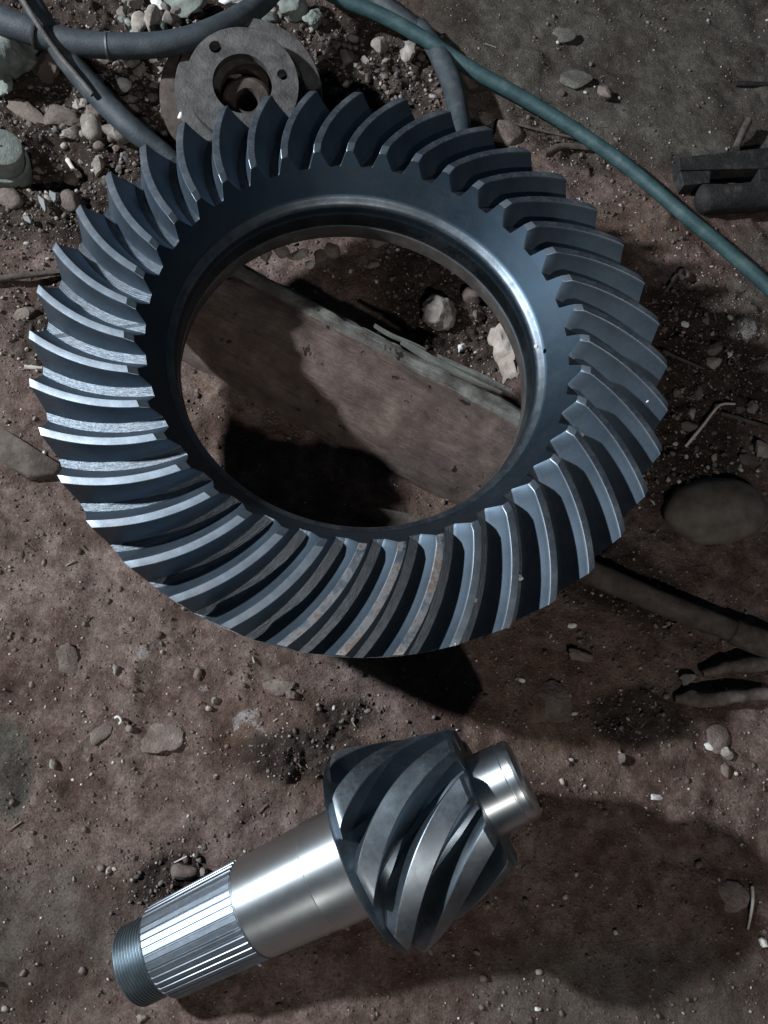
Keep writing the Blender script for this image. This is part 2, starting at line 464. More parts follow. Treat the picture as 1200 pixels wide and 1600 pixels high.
nt.links.new(m4.outputs['Result'], m5.inputs['A']); nt.links.new(sgr.outputs['Color'], m5.inputs['B'])
nt.links.new(m5.outputs['Result'], b.inputs['Base Color'])
b.inputs['Roughness'].default_value = 0.92
b.inputs['Specular IOR Level'].default_value = 0.25
f1 = noise_node(nt, 380, 7, 0.72, v)
f2 = node(nt, 'ShaderNodeTexVoronoi'); f2.inputs['Scale'].default_value = 420; nt.links.new(v, f2.inputs['Vector'])
b1 = bump_node(nt, f1.outputs['Fac'], 1.0, 0.0034)
b2 = bump_node(nt, f2.outputs['Distance'], 0.5, 0.0016, b1.outputs['Normal'])
b2 = bump_node(nt, sg.outputs['Fac'], 0.8, 0.0012, b2.outputs['Normal'])
nt.links.new(b2.outputs['Normal'], b.inputs['Normal'])
M['soil'] = mt

# ------------------------------------------------------------------ the ground
def blob(x, y, c, rx, ry, rot=0.0, soft=0.35):
    """1 inside an oval patch, falling to 0 outside"""
    dx = x - c[0]; dy = y - c[1]
    cr, sr = math.cos(rot), math.sin(rot)
    d = np.hypot((dx * cr + dy * sr) / rx, (-dx * sr + dy * cr) / ry)
    return np.clip((1 + soft - d) / (2 * soft), 0, 1)

def gpatch(x, y, px, py, rx, ry, rot=0.0, soft=0.45):
    s = pxm(px, py)
    return blob(x, y, at(px, py), rx * s, ry * s, math.radians(rot), soft)

def soil_masks(x, y):
    hum = np.zeros_like(x)
    for a in [(1090, 560, 120, 150, 0), (1060, 700, 110, 120, 0), (960, 900, 130, 60, -25), (1000, 1120, 80, 45, 0), (540, 1120, 45, 28, 0),
              (170, 260, 150, 170, 30), (560, 120, 130, 110, 0), (720, 460, 130, 130, 0), (262, 1372, 60, 34, 20), (60, 330, 110, 60, 0),
              (330, 80, 180, 120, 0), (480, 1180, 110, 40, 0), (900, 225, 90, 40, -20), (90, 520, 60, 60, 0), (40, 150, 140, 140, 0), (240, 40, 260, 90, 0), (230, 200, 190, 130, 0), (90, 290, 150, 70, 0), (480, 60, 150, 90, 0)]:
        hum = np.maximum(hum, gpatch(x, y, *a))
    grey = np.maximum(gpatch(x, y, 1050, 90, 420, 230, -8, 0.3), gpatch(x, y, 60, 1470, 170, 160, 0, 0.5) * 0.55)
    grey = np.maximum(grey, gpatch(x, y, 14, 1200, 34, 78, 12, 0.25) * 0.95)
    grey = np.maximum(grey, gpatch(x, y, 1000, 1560, 420, 120, 0, 0.5) * 0.55)
    grey = np.maximum(grey, gpatch(x, y, 1190, 440, 70, 120, 0, 0.5) * 0.6)
    red = np.zeros_like(x)
    for a in [(860, 1070, 210, 120, 0), (380, 640, 110, 90, 0), (700, 790, 100, 60, 0), (640, 440, 130, 60, 20), (560, 1200, 180, 60, 0), (1000, 360, 110, 60, 30), (760, 230, 80, 50, 0), (420, 1130, 120, 60, 0)]:
        red = np.maximum(red, gpatch(x, y, *a, 0.5))
    lime = np.zeros_like(x)
    for a in [(385, 1118, 26, 11, 20), (402, 1136, 24, 5, -35), (368, 1130, 6, 16, 0), (1165, 515, 30, 20, 40), (225, 1018, 12, 14, 0), (318, 1075, 14, 8, 0)]:
        lime = np.maximum(lime, gpatch(x, y, *a) * 0.50)
    soil_masks.red = red
    return hum, grey, lime

def ground_h(x, y, fine=True):
    x = np.asarray(x, float); y = np.asarray(y, float)
    hum, grey, lime = soil_masks(x, y)
    h = 0.0050 * vnoise(x / 0.16, y / 0.16, seed=1) + 0.0030 * vnoise(x / 0.06, y / 0.06, seed=2)
    wx = x + 0.006 * vnoise(x / 0.02, y / 0.02, seed=31); wy = y + 0.006 * vnoise(x / 0.02, y / 0.02, seed=32)
    n3 = vnoise(wx / 0.026, wy / 0.026, seed=3)
    h += 0.0026 * n3
    d1, d2, cid = worley(wx / 0.021, wy / 0.021, seed=45)
    h += np.where(cid > 0.66, 1, 0) * 0.0042 * np.clip(0.55 - d1, 0, 1) * (1 - 0.6 * grey)
    # flat trodden plates with broken edges
    d1, d2, cid = worley(wx / 0.055, wy / 0.055, seed=41)
    h += 0.0026 * (cid - 0.5) * np.clip((d2 - d1) * 4, 0, 1) * (1 - 0.5 * grey)
    if fine:
        rough = 0.55 + 1.5 * hum - 0.15 * grey
        h += 0.0014 * rough * vnoise(wx / 0.011, wy / 0.011, seed=4)
        d1, d2, cid = worley(wx / 0.0105, wy / 0.0105, seed=51)
        h += np.where(cid > 0.62 - 0.3 * hum, 1, 0) * 0.0026 * np.clip(0.5 - d1, 0, 1) * rough
        d1, d2, cid = worley(x / 0.0052, y / 0.0052, seed=61)
        h += np.where(cid > 0.6, 1, 0) * 0.0016 * np.clip(0.5 - d1, 0, 1) * rough
        h += 0.0007 * rough * vnoise(x / 0.0045, y / 0.0045, seed=5)
    # what lies on the ground has settled it
    h -= 0.006 * gpatch(x, y, 215, 1512, 110, 70, 27, 0.6)
    h += 0.010 * gpatch(x, y, 700, 1300, 140, 120, 0, 0.8)
    h -= 0.004 * gpatch(x, y, 560, 600, 330, 260, 0, 0.6)
    h -= 0.026 * gpatch(x, y, 78, 258, 52, 44, 10, 0.35)
    return h

def axis_coords(lo, hi, step, far):
    core = np.arange(lo, hi + step / 2, step)
    left = []; p = lo; s = step
    while p > -far:
        s *= 1.28; p -= s; left.append(p)
    right = []; p = hi; s = step
    while p < far:
        s *= 1.28; p += s; right.append(p)
    return np.array(left[::-1] + core.tolist() + right)

def build_ground():
    xs = axis_coords(-0.46, 0.58, 0.0022, 3.5)
    ys = axis_coords(-0.52, 0.68, 0.0022, 3.5)
    X, Y = np.meshgrid(xs, ys)
    Z = ground_h(X, Y)
    fade = np.clip(1.4 - np.maximum(np.abs(X), np.abs(Y)) / 1.4, 0, 1)
    Z = Z * fade
    nx, ny = len(xs), len(ys)
    me = bpy.data.meshes.new('ground')
    co = np.stack([X, Y, Z], -1).reshape(-1, 3)
    i = np.arange(nx * ny).reshape(ny, nx)
    quads = np.stack([i[:-1, :-1], i[:-1, 1:], i[1:, 1:], i[1:, :-1]], -1).reshape(-1)
    nf = (nx - 1) * (ny - 1)
    me.vertices.add(len(co)); me.vertices.foreach_set('co', co.ravel())
    me.loops.add(nf * 4); me.loops.foreach_set('vertex_index', quads.astype(np.int32))
    me.polygons.add(nf); me.polygons.foreach_set('loop_start', np.arange(0, nf * 4, 4, dtype=np.int32))
    me.polygons.foreach_set('use_smooth', np.ones(nf, dtype=bool))
    me.update()
    hum, grey, lime = soil_masks(X, Y)
    a = me.color_attributes.new('soil', 'FLOAT_COLOR', 'POINT')
    a.data.foreach_set('color', np.stack([hum, grey, lime, soil_masks.red], -1).reshape(-1).astype(np.float32))
    me.materials.append(M['soil'])
    o = link('ground', me)
    o['kind'] = 'structure'
    o['label'] = 'packed red brown earth floor littered with pebbles'
build_ground()

def gz(x, y, fine=False):
    return float(ground_h(np.array([x]), np.array([y]), fine)[0])

# ------------------------------------------------------------------ ring gear
RG = 0.22; HG = 0.125; NT = 39; PITCH = 2 * math.pi / NT; PH = 3.3546704 - 0.0
R_TOE = 0.698
def crown(r): return 0.059 * (1 - r) / (1 - R_TOE)
def toe_cone(u): return R_TOE - 0.083 * u, 0.059 - 0.144 * u
U_ROOT = 0.40
RT, ZT = toe_cone(U_ROOT)
RH, ZH = 0.985, -0.114
def root_z(r): return ZT + (ZH - ZT) * (r - RT) / (RH - RT)
def spiral(r):
    """angle of the tooth at radius r, measured from the heel (counter-clockwise towards the toe)"""
    x = 1 - r
    L = 1 - R_TOE
    a, b_ = 0.875, 0.548
    return (a * x + (b_ - a) * x * x / (2 * L)) * (1.3328 * PITCH) / (((a + b_) / 2) * L)

gear = thing('ring_gear', 'large dark steel ring gear with curved spiral teeth, lying on the old timber', 'gear', (0, 0, HG))

def ring_body():
    prof = []
    for k in range(9):
        t = k / 8
        prof.append((RH + (RT - RH) * t, ZH + (ZT - ZH) * t))
    for u in (0.52, 0.64, 0.76, 0.86):
        prof.append(toe_cone(u))
    lip = smooth_path([(0.6220, -0.0729, 0), (0.6180, -0.0795, 0), (0.6135, -0.0848, 0), (0.6085, -0.0890, 0), (0.6030, -0.0931, 0), (0.5980, -0.0972, 0), (0.5940, -0.1020, 0), (0.5910, -0.1085, 0), (0.5890, -0.1170, 0), (0.5872, -0.1330, 0)], 34)
    k0 = len(prof)
    prof += [(p_[0], p_[1]) for p_ in lip]
    prof += [(0.5856, -0.1380), (0.5845, -0.1440), (0.5838, -0.1990), (0.5825, -0.2010), (0.5790, -0.2020), (0.5785, -0.2050), (0.5860, -0.2680), (0.5930, -0.2760),
             (0.895, -0.2760), (0.900, -0.2710), (0.903, -0.2150), (0.945, -0.2050), (0.958, -0.1960)]
    V, F = lathe([(r * RG, z * RG) for r, z in prof], NT * 10, closed=True)
    n = NT * 10
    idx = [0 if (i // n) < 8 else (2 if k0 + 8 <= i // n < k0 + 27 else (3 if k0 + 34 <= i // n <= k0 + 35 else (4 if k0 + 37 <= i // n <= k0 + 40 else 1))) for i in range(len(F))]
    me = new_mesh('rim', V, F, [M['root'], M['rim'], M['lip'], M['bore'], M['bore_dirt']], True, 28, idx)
    fl_ = me.attributes.new('flow', 'FLOAT_VECTOR', 'POINT')
    fv = []
    for (x, y, z) in V:
        rr = math.hypot(x, y) / RG
        fv += [rr * 26.0, (math.atan2(y, x) - spiral(min(1.0, rr))) * 210.0, 0.0]
    fl_.data.foreach_set('vector', np.array(fv, dtype=np.float32))
    return me
link('rim', ring_body(), gear)

def tooth_mesh(mats, wear=0.0):
    """one spiral tooth: clockwise flank, chamfer, land, chamfer, counter-clockwise flank, closed at toe and heel"""
    NR = 30
    rows = []
    ts = [k / (NR - 1) for k in range(NR - 1)] + [1 - 0.011, 1.0]
    for i in range(NR + 1):
        t = ts[i]                        # 0 heel .. 1 toe
        bev = 0.024 if i == NR else 0.0  # the toe edges are broken with a small bevel
        r = r0 = 1.0 + (R_TOE - 1.0) * t
        # fractions of the pitch, clockwise positive from the clockwise land corner
        fa = 0.44 + (0.29 - 0.44) * t - bev     # clockwise flank foot
        fb = 0.165 + (0.20 - 0.165) * t   # land width
        fc = (0.35 + (0.40 - 0.35) * t) - bev   # counter-clockwise flank foot
        rr = RH + (RT - RH) * t           # root under it
        zr = root_z(rr)
        zc = crown(r)
        if t > 0.93:
            q_ = (t - 0.93) / 0.07
            zc -= 0.0135 * q_
            r -= 0.0073 * q_
        if t < 0.012:
            zc -= 0.003
        # centre line by radius
        def P(fr, f):                      # fr: fraction (cw +), f: 0 root .. 1 crown
            rad = rr + (r - rr) * f
            z = zr + (zc - zr) * f
            if bev and f > 0.85:
                fr = fr - bev * 0.6 if fr > -fb * 0.5 else fr + bev * 0.6
            ang = PH + spiral(r0) - fr * PITCH
            return (RG * rad * math.cos(ang), RG * rad * math.sin(ang), RG * z)
        sink = -0.012 if 0 < i < NR else 0.0
        ch = 0.016
        row = []
        row.append(P(fa + 0.02, sink))
        for f in (0.06, 0.16, 0.30, 0.46, 0.62, 0.78, 0.90):
            g = (1 - f) ** 1.22           # slightly hollow foot, round towards the tip
            row.append(P(0.0 + ch * 0.6 + (fa - ch * 0.6) * g, f))
        row.append(P(ch * 0.9, 0.972)); row.append(P(0.0, 1.0))
        row.append(P(-fb * 0.5, 1.0 + 0.004))
        row.append(P(-fb, 1.0)); row.append(P(-fb - ch * 0.9, 0.972))
        for f in (0.90, 0.78, 0.62, 0.46, 0.30, 0.16, 0.06):
            g = (1 - f) ** 1.15
            row.append(P(-(fb + ch * 0.6 + (fc - fb - ch * 0.6) * g), f))
        row.append(P(-(fc + 0.02), sink))
        rows.append(row)
    W = len(rows[0])
    V = [p for row in rows for p in row]
    F = []; idx = []
    for i in range(NR):
        for j in range(W - 1):
            F.append((i * W + j, i * W + j + 1, (i + 1) * W + j + 1, (i + 1) * W + j))
            idx.append(1 if 8 <= j <= 11 else 0)
    F.append(tuple(reversed(range(W)))); idx.append(1)
    # toe end: a small grid that follows the cone of the rim, so that it shades with it
    last = rows[NR]
    pairs = [(j, W - 1 - j) for j in range(W // 2)]
    b0 = len(V); NC = 6
    for a_, c_ in pairs:
        pa, pc = last[a_], last[c_]
        ra, rc_ = math.hypot(pa[0], pa[1]), math.hypot(pc[0], pc[1])
        ta, tc_ = math.atan2(pa[1], pa[0]), math.atan2(pc[1], pc[0])
        if tc_ - ta > math.pi: tc_ -= 2 * math.pi
        if ta - tc_ > math.pi: tc_ += 2 * math.pi
        for q in range(NC + 1):
            w_ = q / NC
            rr_ = ra + (rc_ - ra) * w_; th_ = ta + (tc_ - ta) * w_
            V.append((rr_ * math.cos(th_), rr_ * math.sin(th_), pa[2] + (pc[2] - pa[2]) * w_))
    for k in range(len(pairs) - 1):
        for q in range(NC):
            a_ = b0 + k * (NC + 1) + q
            F.append((a_, a_ + 1, a_ + NC + 2, a_ + NC + 1)); idx.append(2)
    me = new_mesh('tooth', V, F, mats, True, 26, idx)
    return me
tooth_me = tooth_mesh([M['flank'], M['land'], M['rim']])
rust_me = tooth_mesh([M['flank'], M['rusty'], M['rim']])
for k in range(NT):
    rusty = k in (7, 8, 9)
    o = link('tooth', rust_me if rusty else tooth_me, gear, (0, 0, 0), (0, 0, k * PITCH))
    if rusty:
        o['label'] = 'gear tooth with brown rust stains along its tip'

# ------------------------------------------------------------------ pinion shaft
PS = at(247, 1491, 0.0225); PHd = at(575, 1332, 0.078)
PA = (PHd - PS) / np.linalg.norm(PHd - PS)
def s_of(pxx):
    lo, hi = -0.35, 0.30
    for _ in range(50):
        mid = (lo + hi) / 2
        if to_px(PHd + PA * mid)[0] < pxx: lo = mid
        else: hi = mid
    return (lo + hi) / 2
E1 = (EYE - PHd); E1 = E1 - PA * (E1 @ PA); E1 /= np.linalg.norm(E1)       # faces the viewer
E2 = np.cross(PA, E1)                                                        # to the lower right
if (to_px(PHd + E2 * 0.02) - to_px(PHd))[1] < 0:
    E2 = -E2
# local frame of the pinion: x = E1, y = E2', z = axis (right handed)
YA = np.cross(PA, E1)
SGN = 1.0 if YA @ E2 > 0 else -1.0
pm = Matrix.Identity(4)
for i in range(3):
    pm[i][0] = E1[i]; pm[i][1] = YA[i]; pm[i][2] = PA[i]; pm[i][3] = PHd[i]
pin = thing('pinion_shaft', 'bright steel pinion shaft with spiral toothed head and splined end, lying on the bare soil', 'gear shaft')
pin.matrix_world = pm

def rpx(pix, s):
    c = (PHd + PA * s - EYE) @ RW.T
    return pix * -c[2] / FPX

S_TH0, S_SP0, S_SP1, S_SEAM, S_TOE, S_GR, S_END = [s_of(p) for p in (207, 259, 401, 505, 757, 802, 817)]
r_th = rpx(61, S_TH0); r_sp = rpx(71, S_SP0); r_sh = rpx(77, S_SP1); r_seat = rpx(84, S_SEAM); r_heel = rpx(163, 0); r_toe = rpx(113, S_TOE); r_jn = rpx(64, S_TOE)

# threaded end
tp = [(0.004, S_TH0 + 0.0005), (r_th * 0.86, S_TH0), (r_th * 0.95, S_TH0 + 0.0018)]
z = S_TH0 + 0.003
while z < S_SP0 - 0.001:
    tp += [(r_th, z), (r_th, z + 0.0006), (r_th * 0.945, z + 0.0011)]
    z += 0.0020
tp += [(r_th * 0.94, S_SP0 + 0.0005)]
V, F = lathe(tp, 96); cap(V, F, range(96), True)
link('threaded_end', new_mesh('threaded_end', V, F, [M['thread_steel']], True, 60), pin)
# spline core and teeth
rc = r_sp * 0.965
V, F = lathe([(r_th * 0.9, S_SP0), (rc * 0.97, S_SP0), (rc, S_SP0 + 0.001), (r_sh * 0.955, S_SP1 - 0.006), (r_sh * 0.985, S_SP1)], 152)
link('spline_core', new_mesh('spline_core', V, F, [M['spline_steel']], True, 35), pin)
NS = 42
def spline_tooth():
    V = []; F = []
    ss = [S_SP0 - 0.0001, S_SP0 + 0.0015, S_SP0 + (S_SP1 - S_SP0) * 0.5, S_SP1 - 0.006, S_SP1 - 0.001]
    p_ = 2 * math.pi / NS
    for k, s in enumerate(ss):
        t = (s - S_SP0) / (S_SP1 - S_SP0)
        ro = r_sp + (r_sh - r_sp) * t
        ri = (rc + (r_sh * 0.955 - rc) * t) * 0.99
        if k == 0: ro *= 0.965
        if k == 4: ri = r_sh * 0.98; ro = r_sh * 0.998
        for fr, rad in ((-0.455, ri), (-0.36, ro * 0.992), (-0.31, ro), (0.31, ro), (0.36, ro * 0.992), (0.455, ri)):
            V.append((rad * math.cos(fr * p_), rad * math.sin(fr * p_), s))
    for k in range(4):
        for j in range(5):
            F.append((k * 6 + j, k * 6 + j + 1, k * 6 + 7 + j, k * 6 + 6 + j))
    F.append((5, 4, 3, 2, 1, 0)); F.append((24, 25, 26, 27, 28, 29))
    return new_mesh('spline_tooth', V, F, [M['spline_steel']], True, 25)
sme = spline_tooth()
for k in range(NS):
    link('spline_tooth', sme, pin, (0, 0, 0), (0, 0, 2 * math.pi * k / NS))
# shank and bearing seat
V, F = lathe([(r_sh * 0.975, S_SP1 - 0.0002), (r_sh, S_SP1 + 0.0012), (r_sh + (r_seat - r_sh) * 0.75, S_SEAM - 0.0005), (r_seat * 0.985, S_SEAM)], 160)
link('shank', new_mesh('shank', V, F, [M['ground_steel']], True, 40), pin)
V, F = lathe([(r_seat * 0.985, S_SEAM + 0.0001), (r_seat * 1.004, S_SEAM + 0.0007), (r_seat * 1.02, -0.0035), (r_seat * 1.08, -0.0005), (r_seat * 1.15, 0.0)], 160)
link('bearing_seat', new_mesh('bearing_seat', V, F, [M['ground_steel']], True, 40), pin)
# head
R0, R1 = r_heel, r_toe
Q0, Q1 = r_heel - 0.0225, r_toe - 0.0125
V, F = lathe([(0.012, 0.0012), (r_seat * 1.1, 0.0008), (R0 * 0.90, 0.0012), (R0 * 0.925, 0.0022), (R0 * 0.90, 0.0048), (Q0 * 1.12, 0.0105), (Q0 * 1.02, 0.0150), (Q0 * 0.985, 0.0190), (Q0 + (Q1 - Q0) * 0.5, S_TOE * 0.5), (Q1, S_TOE - 0.001), (Q1 * 0.96, S_TOE), (0.012, S_TOE + 0.0002)], 160)
link('head_core', new_mesh('head_core', V, F, [M['pinion_steel']], True, 35), pin)
NP = 9
def pinion_tooth():
    N = 34
    rows = []
    p_ = 2 * math.pi / NP
    for i in range(N + 1):
        t = i / N
        s = 0.0 + S_TOE * t
        ro = R0 + (R1 - R0) * t
        ri = (Q0 + (Q1 - Q0) * t) * 0.985
        if t < 0.06:                        # rounded heel corner
            ro -= 0.0012 * (1 - t / 0.06) ** 2
        if t > 0.97:
            ro -= 0.0012 * ((t - 0.97) / 0.03)
        ang = SGN * math.radians(15.5 - 68.0 * (1.12 * t - 0.12 * t * t))
        row = []
        for fr, f in ((-0.43, -0.02), (-0.408, 0.06), (-0.386, 0.18), (-0.354, 0.36), (-0.324, 0.54), (-0.288, 0.74), (-0.250, 0.90), (-0.226, 0.978), (-0.208, 1.0), (0.0, 1.008), (0.208, 1.0), (0.226, 0.978), (0.250, 0.90), (0.288, 0.74), (0.324, 0.54), (0.354, 0.36), (0.386, 0.18), (0.408, 0.06), (0.43, -0.02)):
            rad = ri + (ro - ri) * f
            shift = 0.0085 * max(0.0, f) * (1 - t) ** 3        # the heel face is a back cone
            a = ang + fr * p_
            row.append((rad * math.cos(a), rad * math.sin(a), s + shift))
        rows.append(row)
    W = len(rows[0])
    V = [p for r_ in rows for p in r_]
    F = []
    for i in range(N):
        for j in range(W - 1):
            F.append((i * W + j, i * W + j + 1, (i + 1) * W + j + 1, (i + 1) * W + j))
    pidx = [1 if 7 <= q % (W - 1) <= 10 else 0 for q in range(len(F))] + [1, 0]
    F.append(tuple(reversed(range(W)))); F.append(tuple(range(N * W, N * W + W)))
    return new_mesh('tooth', V, F, [M['pinion_steel'], M['pinion_land']], True, 22, pidx)
ptm = pinion_tooth()
for k in range(NP):
    link('tooth', ptm, pin, (0, 0, 0), (0, 0, SGN * 2 * math.pi * k / NP))
# pilot journal with its ring groove and end collar
V, F = lathe([(r_jn, S_TOE - 0.001), (r_jn, S_GR - 0.0008), (r_jn * 0.96, S_GR - 0.0005), (r_jn * 0.96, S_GR + 0.0004), (r_jn * 0.985, S_GR + 0.0014), (r_jn * 0.985, S_END - 0.0018), (r_jn * 0.93, S_END), (0.006, S_END)], 128)
cap(V, F, range(7 * 128, 8 * 128))
link('pilot_journal', new_mesh('pilot_journal', V, F, [M['ground_steel']], True, 35), pin)

# ------------------------------------------------------------------ the timber under the gear
def timber():
    ZTOP = HG - 0.276 * RG - 0.0006
    a = at(215, 386, 0.05); c = at(885, 738, 0.05)
    d = c - a; d[2] = 0; L = np.linalg.norm(d); d /= L
    nrm = np.array([-d[1], d[0], 0])
    NXs, NA = 110, 40
    V = []; F = []; moss = []
    Wd = 0.041
    base = [(-1.04, -0.02), (-1.10, 0.12), (-1.06, 0.30), (-0.98, 0.52), (-0.86, 0.72), (-0.66, 0.885), (-0.42, 0.97), (-0.12, 1.0), (0.16, 1.0), (0.40, 0.985), (0.62, 0.93), (0.78, 0.80), (0.90, 0.60), (0.99, 0.36), (1.03, 0.14), (1.02, -0.02)]
    bp = smooth_path([(p[0], p[1], 0) for p in base], NA)
    for i in range(NXs + 1):
        t = i / NXs
        x = t * L - L / 2
        for j in range(NA):
            y = bp[j, 0] * Wd; z = bp[j, 1]
            n1 = float(vnoise(np.array([x / 0.05]), np.array([j * 0.45]), seed=71)[0]); n2 = float(vnoise(np.array([x / 0.014]), np.array([j * 0.9]), seed=72)[0])
            zz = z * (ZTOP + 0.012) - 0.012
            if z > 0.1 and z < 0.985:
                y *= 1 + 0.06 * n1 + 0.015 * n2; zz += 0.0026 * n2 - 0.003 * abs(n1)
            else:
                zz += min(0, 0.0016 * n2 - 0.0008 + 0.0016 * n1)
            # split running along the near upper shoulder
            if j in (27, 28):
                zz -= 0.004 * (0.6 + n1)
            end = max(0, abs(t - 0.5) * 2 - 0.93) / 0.07
            zz -= 0.02 * end * end
            zz = min(zz, ZTOP)
            V.append((x, -y if False else y, zz))
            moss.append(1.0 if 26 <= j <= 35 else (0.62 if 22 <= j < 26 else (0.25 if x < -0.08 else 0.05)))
    for i in range(NXs):
        for j in range(NA - 1):
            F.append((i * NA + j, i * NA + j + 1, (i + 1) * NA + j + 1, (i + 1) * NA + j))
    F.append(tuple(range(NA))); F.append(tuple(reversed(range(NXs * NA, NXs * NA + NA))))
    F = [tuple(reversed(f)) for f in F]
    me = new_mesh('timber', V, F, [M['timber']], True, 50)
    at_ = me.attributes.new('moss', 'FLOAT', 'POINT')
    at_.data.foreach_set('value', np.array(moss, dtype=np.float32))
    mid = (a + c) / 2
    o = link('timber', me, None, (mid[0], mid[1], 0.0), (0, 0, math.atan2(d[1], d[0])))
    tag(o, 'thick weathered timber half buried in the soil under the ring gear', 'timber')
    # lifted splinters along the far shoulder
    for x0, x1, yy, w_, h_ in ((0.030, 0.118, 0.0285, 0.0026, 0.0022), (0.060, 0.128, 0.0345, 0.0022, 0.0020), (0.005, 0.050, 0.0315, 0.0016, 0.0018)):
        SV = []; SF = []
        for k in range(15):
            t = k / 14
            wv = w_ * (0.25 + 0.75 * math.sin(math.pi * min(1, 0.15 + t * 0.9)) ** 0.6) * (1 + 0.2 * float(vnoise(np.array([t * 6.0]), np.array([yy * 900]), seed=77)[0]))
            xx = x0 + (x1 - x0) * t
            zc_ = ZTOP - 0.0035 - 0.18 * max(0, yy - 0.028) + h_ * 0.5 * t
            y0 = yy + 0.0012 * math.sin(t * 5 + yy * 300)
            SV += [(xx, y0 - wv, zc_ - 0.002), (xx, y0 - wv * 0.9, zc_ + h_ * 0.6), (xx, y0 + wv * 0.8, zc_ + h_ * 0.4), (xx, y0 + wv, zc_ - 0.004)]
        for k in range(14):
            for q in range(4):
                q2 = (q + 1) % 4
                SF.append((k * 4 + q, (k + 1) * 4 + q, (k + 1) * 4 + q2, k * 4 + q2))
        SF += [(0, 1, 2, 3), (59, 58, 57, 56)]
        sm = new_mesh('splinter', SV, SF, [M['timber']], True, 40)
        sa = sm.attributes.new('moss', 'FLOAT', 'POINT'); sa.data.foreach_set('value', np.full(len(SV), 0.85, dtype=np.float32))
        link('splinter', sm, o)
    return o
timber()

# ------------------------------------------------------------------ stones
PHI = (1 + 5 ** 0.5) / 2
ICO_V = np.array([(-1, PHI, 0), (1, PHI, 0), (-1, -PHI, 0), (1, -PHI, 0), (0, -1, PHI), (0, 1, PHI), (0, -1, -PHI), (0, 1, -PHI), (PHI, 0, -1), (PHI, 0, 1), (-PHI, 0, -1), (-PHI, 0, 1)], float)
ICO_V /= np.linalg.norm(ICO_V[0])
ICO_F = [(0, 11, 5), (0, 5, 1), (0, 1, 7), (0, 7, 10), (0, 10, 11), (1, 5, 9), (5, 11, 4), (11, 10, 2), (10, 7, 6), (7, 1, 8), (3, 9, 4), (3, 4, 2), (3, 2, 6), (3, 6, 8), (3, 8, 9), (4, 9, 5), (2, 4, 11), (6, 2, 10), (8, 6, 7), (9, 8, 1)]
def subdiv(V, F):
    V = [tuple(v) for v in V]; cache = {}; out = []
    def mid(a, b):
        k = (min(a, b), max(a, b))
        if k not in cache:
            p = (np.array(V[a]) + np.array(V[b])) / 2
            V.append(tuple(p / np.linalg.norm(p))); cache[k] = len(V) - 1
        return cache[k]
    for a, b_, c in F:
        ab, bc, ca = mid(a, b_), mid(b_, c), mid(c, a)
        out += [(a, ab, ca), (b_, bc, ab), (c, ca, bc), (ab, bc, ca)]
    return np.array(V), out
S1 = subdiv(ICO_V, ICO_F); S2 = subdiv(*S1); S3 = subdiv(*S2)
def rock(seed, lev=2, cuts=9, rough=0.07):
    V, F = {1: S1, 2: S2, 3: S3}[lev]
    r = np.random.default_rng(seed)
    V = V.copy()
    for _ in range(cuts):                        # chop flats into the ball
        n = r.normal(size=3); n /= np.linalg.norm(n)
        d = r.uniform(0.48, 0.86)
        s = V @ n
        V = V - np.outer(np.clip(s - d, 0, None), n) * 0.92
    V = V * (1 + rough * vnoise(V[:, 0] * 2.3 + seed, V[:, 1] * 2.3, V[:, 2] * 2.3, seed=seed)[:, None] + 0.5 * rough * vnoise(V[:, 0] * 6 + seed, V[:, 1] * 6, V[:, 2] * 6, seed=seed + 3)[:, None])
    return V, F
ROCKS = {}
def rock_mesh(kind, k, mkey, lev=2, cuts=9, rough=0.08):
    key = (kind, k, mkey)
    if key not in ROCKS:
        V, F = rock(1000 + 17 * k + {'ang': 0, 'rnd': 300}[kind], lev, cuts, rough)
        ROCKS[key] = new_mesh('stone', V, F, [M[mkey]], True, 38 if kind == 'ang' else 50)
    return ROCKS[key]

def stone(px, py, rx, ry, label, mkey='stone', kind='ang', k=None, hz=0.6, rot=None, lift=0.0, group=None, cat='stone', name='stone', lev=2, base=None):
    """a stone whose half sizes rx, ry are given in photograph pixels"""
    s = pxm(px, py)
    k = random.randrange(8) if k is None else k
    me = rock_mesh(kind, k, mkey, lev, 12 if kind == 'ang' else 5, 0.16 if kind == 'ang' else 0.09)
    p = at(px, py)
    z0 = gz(p[0], p[1]) if base is None else base
    p = at(px, py, z0)
    hgt = min(rx, ry) * s * hz
    o = link(name, me, None, (p[0], p[1], z0 + hgt * (0.45 + lift)), (random.uniform(-0.25, 0.25), random.uniform(-0.25, 0.25), math.radians(rot) if rot is not None else random.uniform(0, 6.28)), (rx * s * 1.12, ry * s * 1.12, hgt * 1.15))
    tag(o, label, cat, group)
    return o

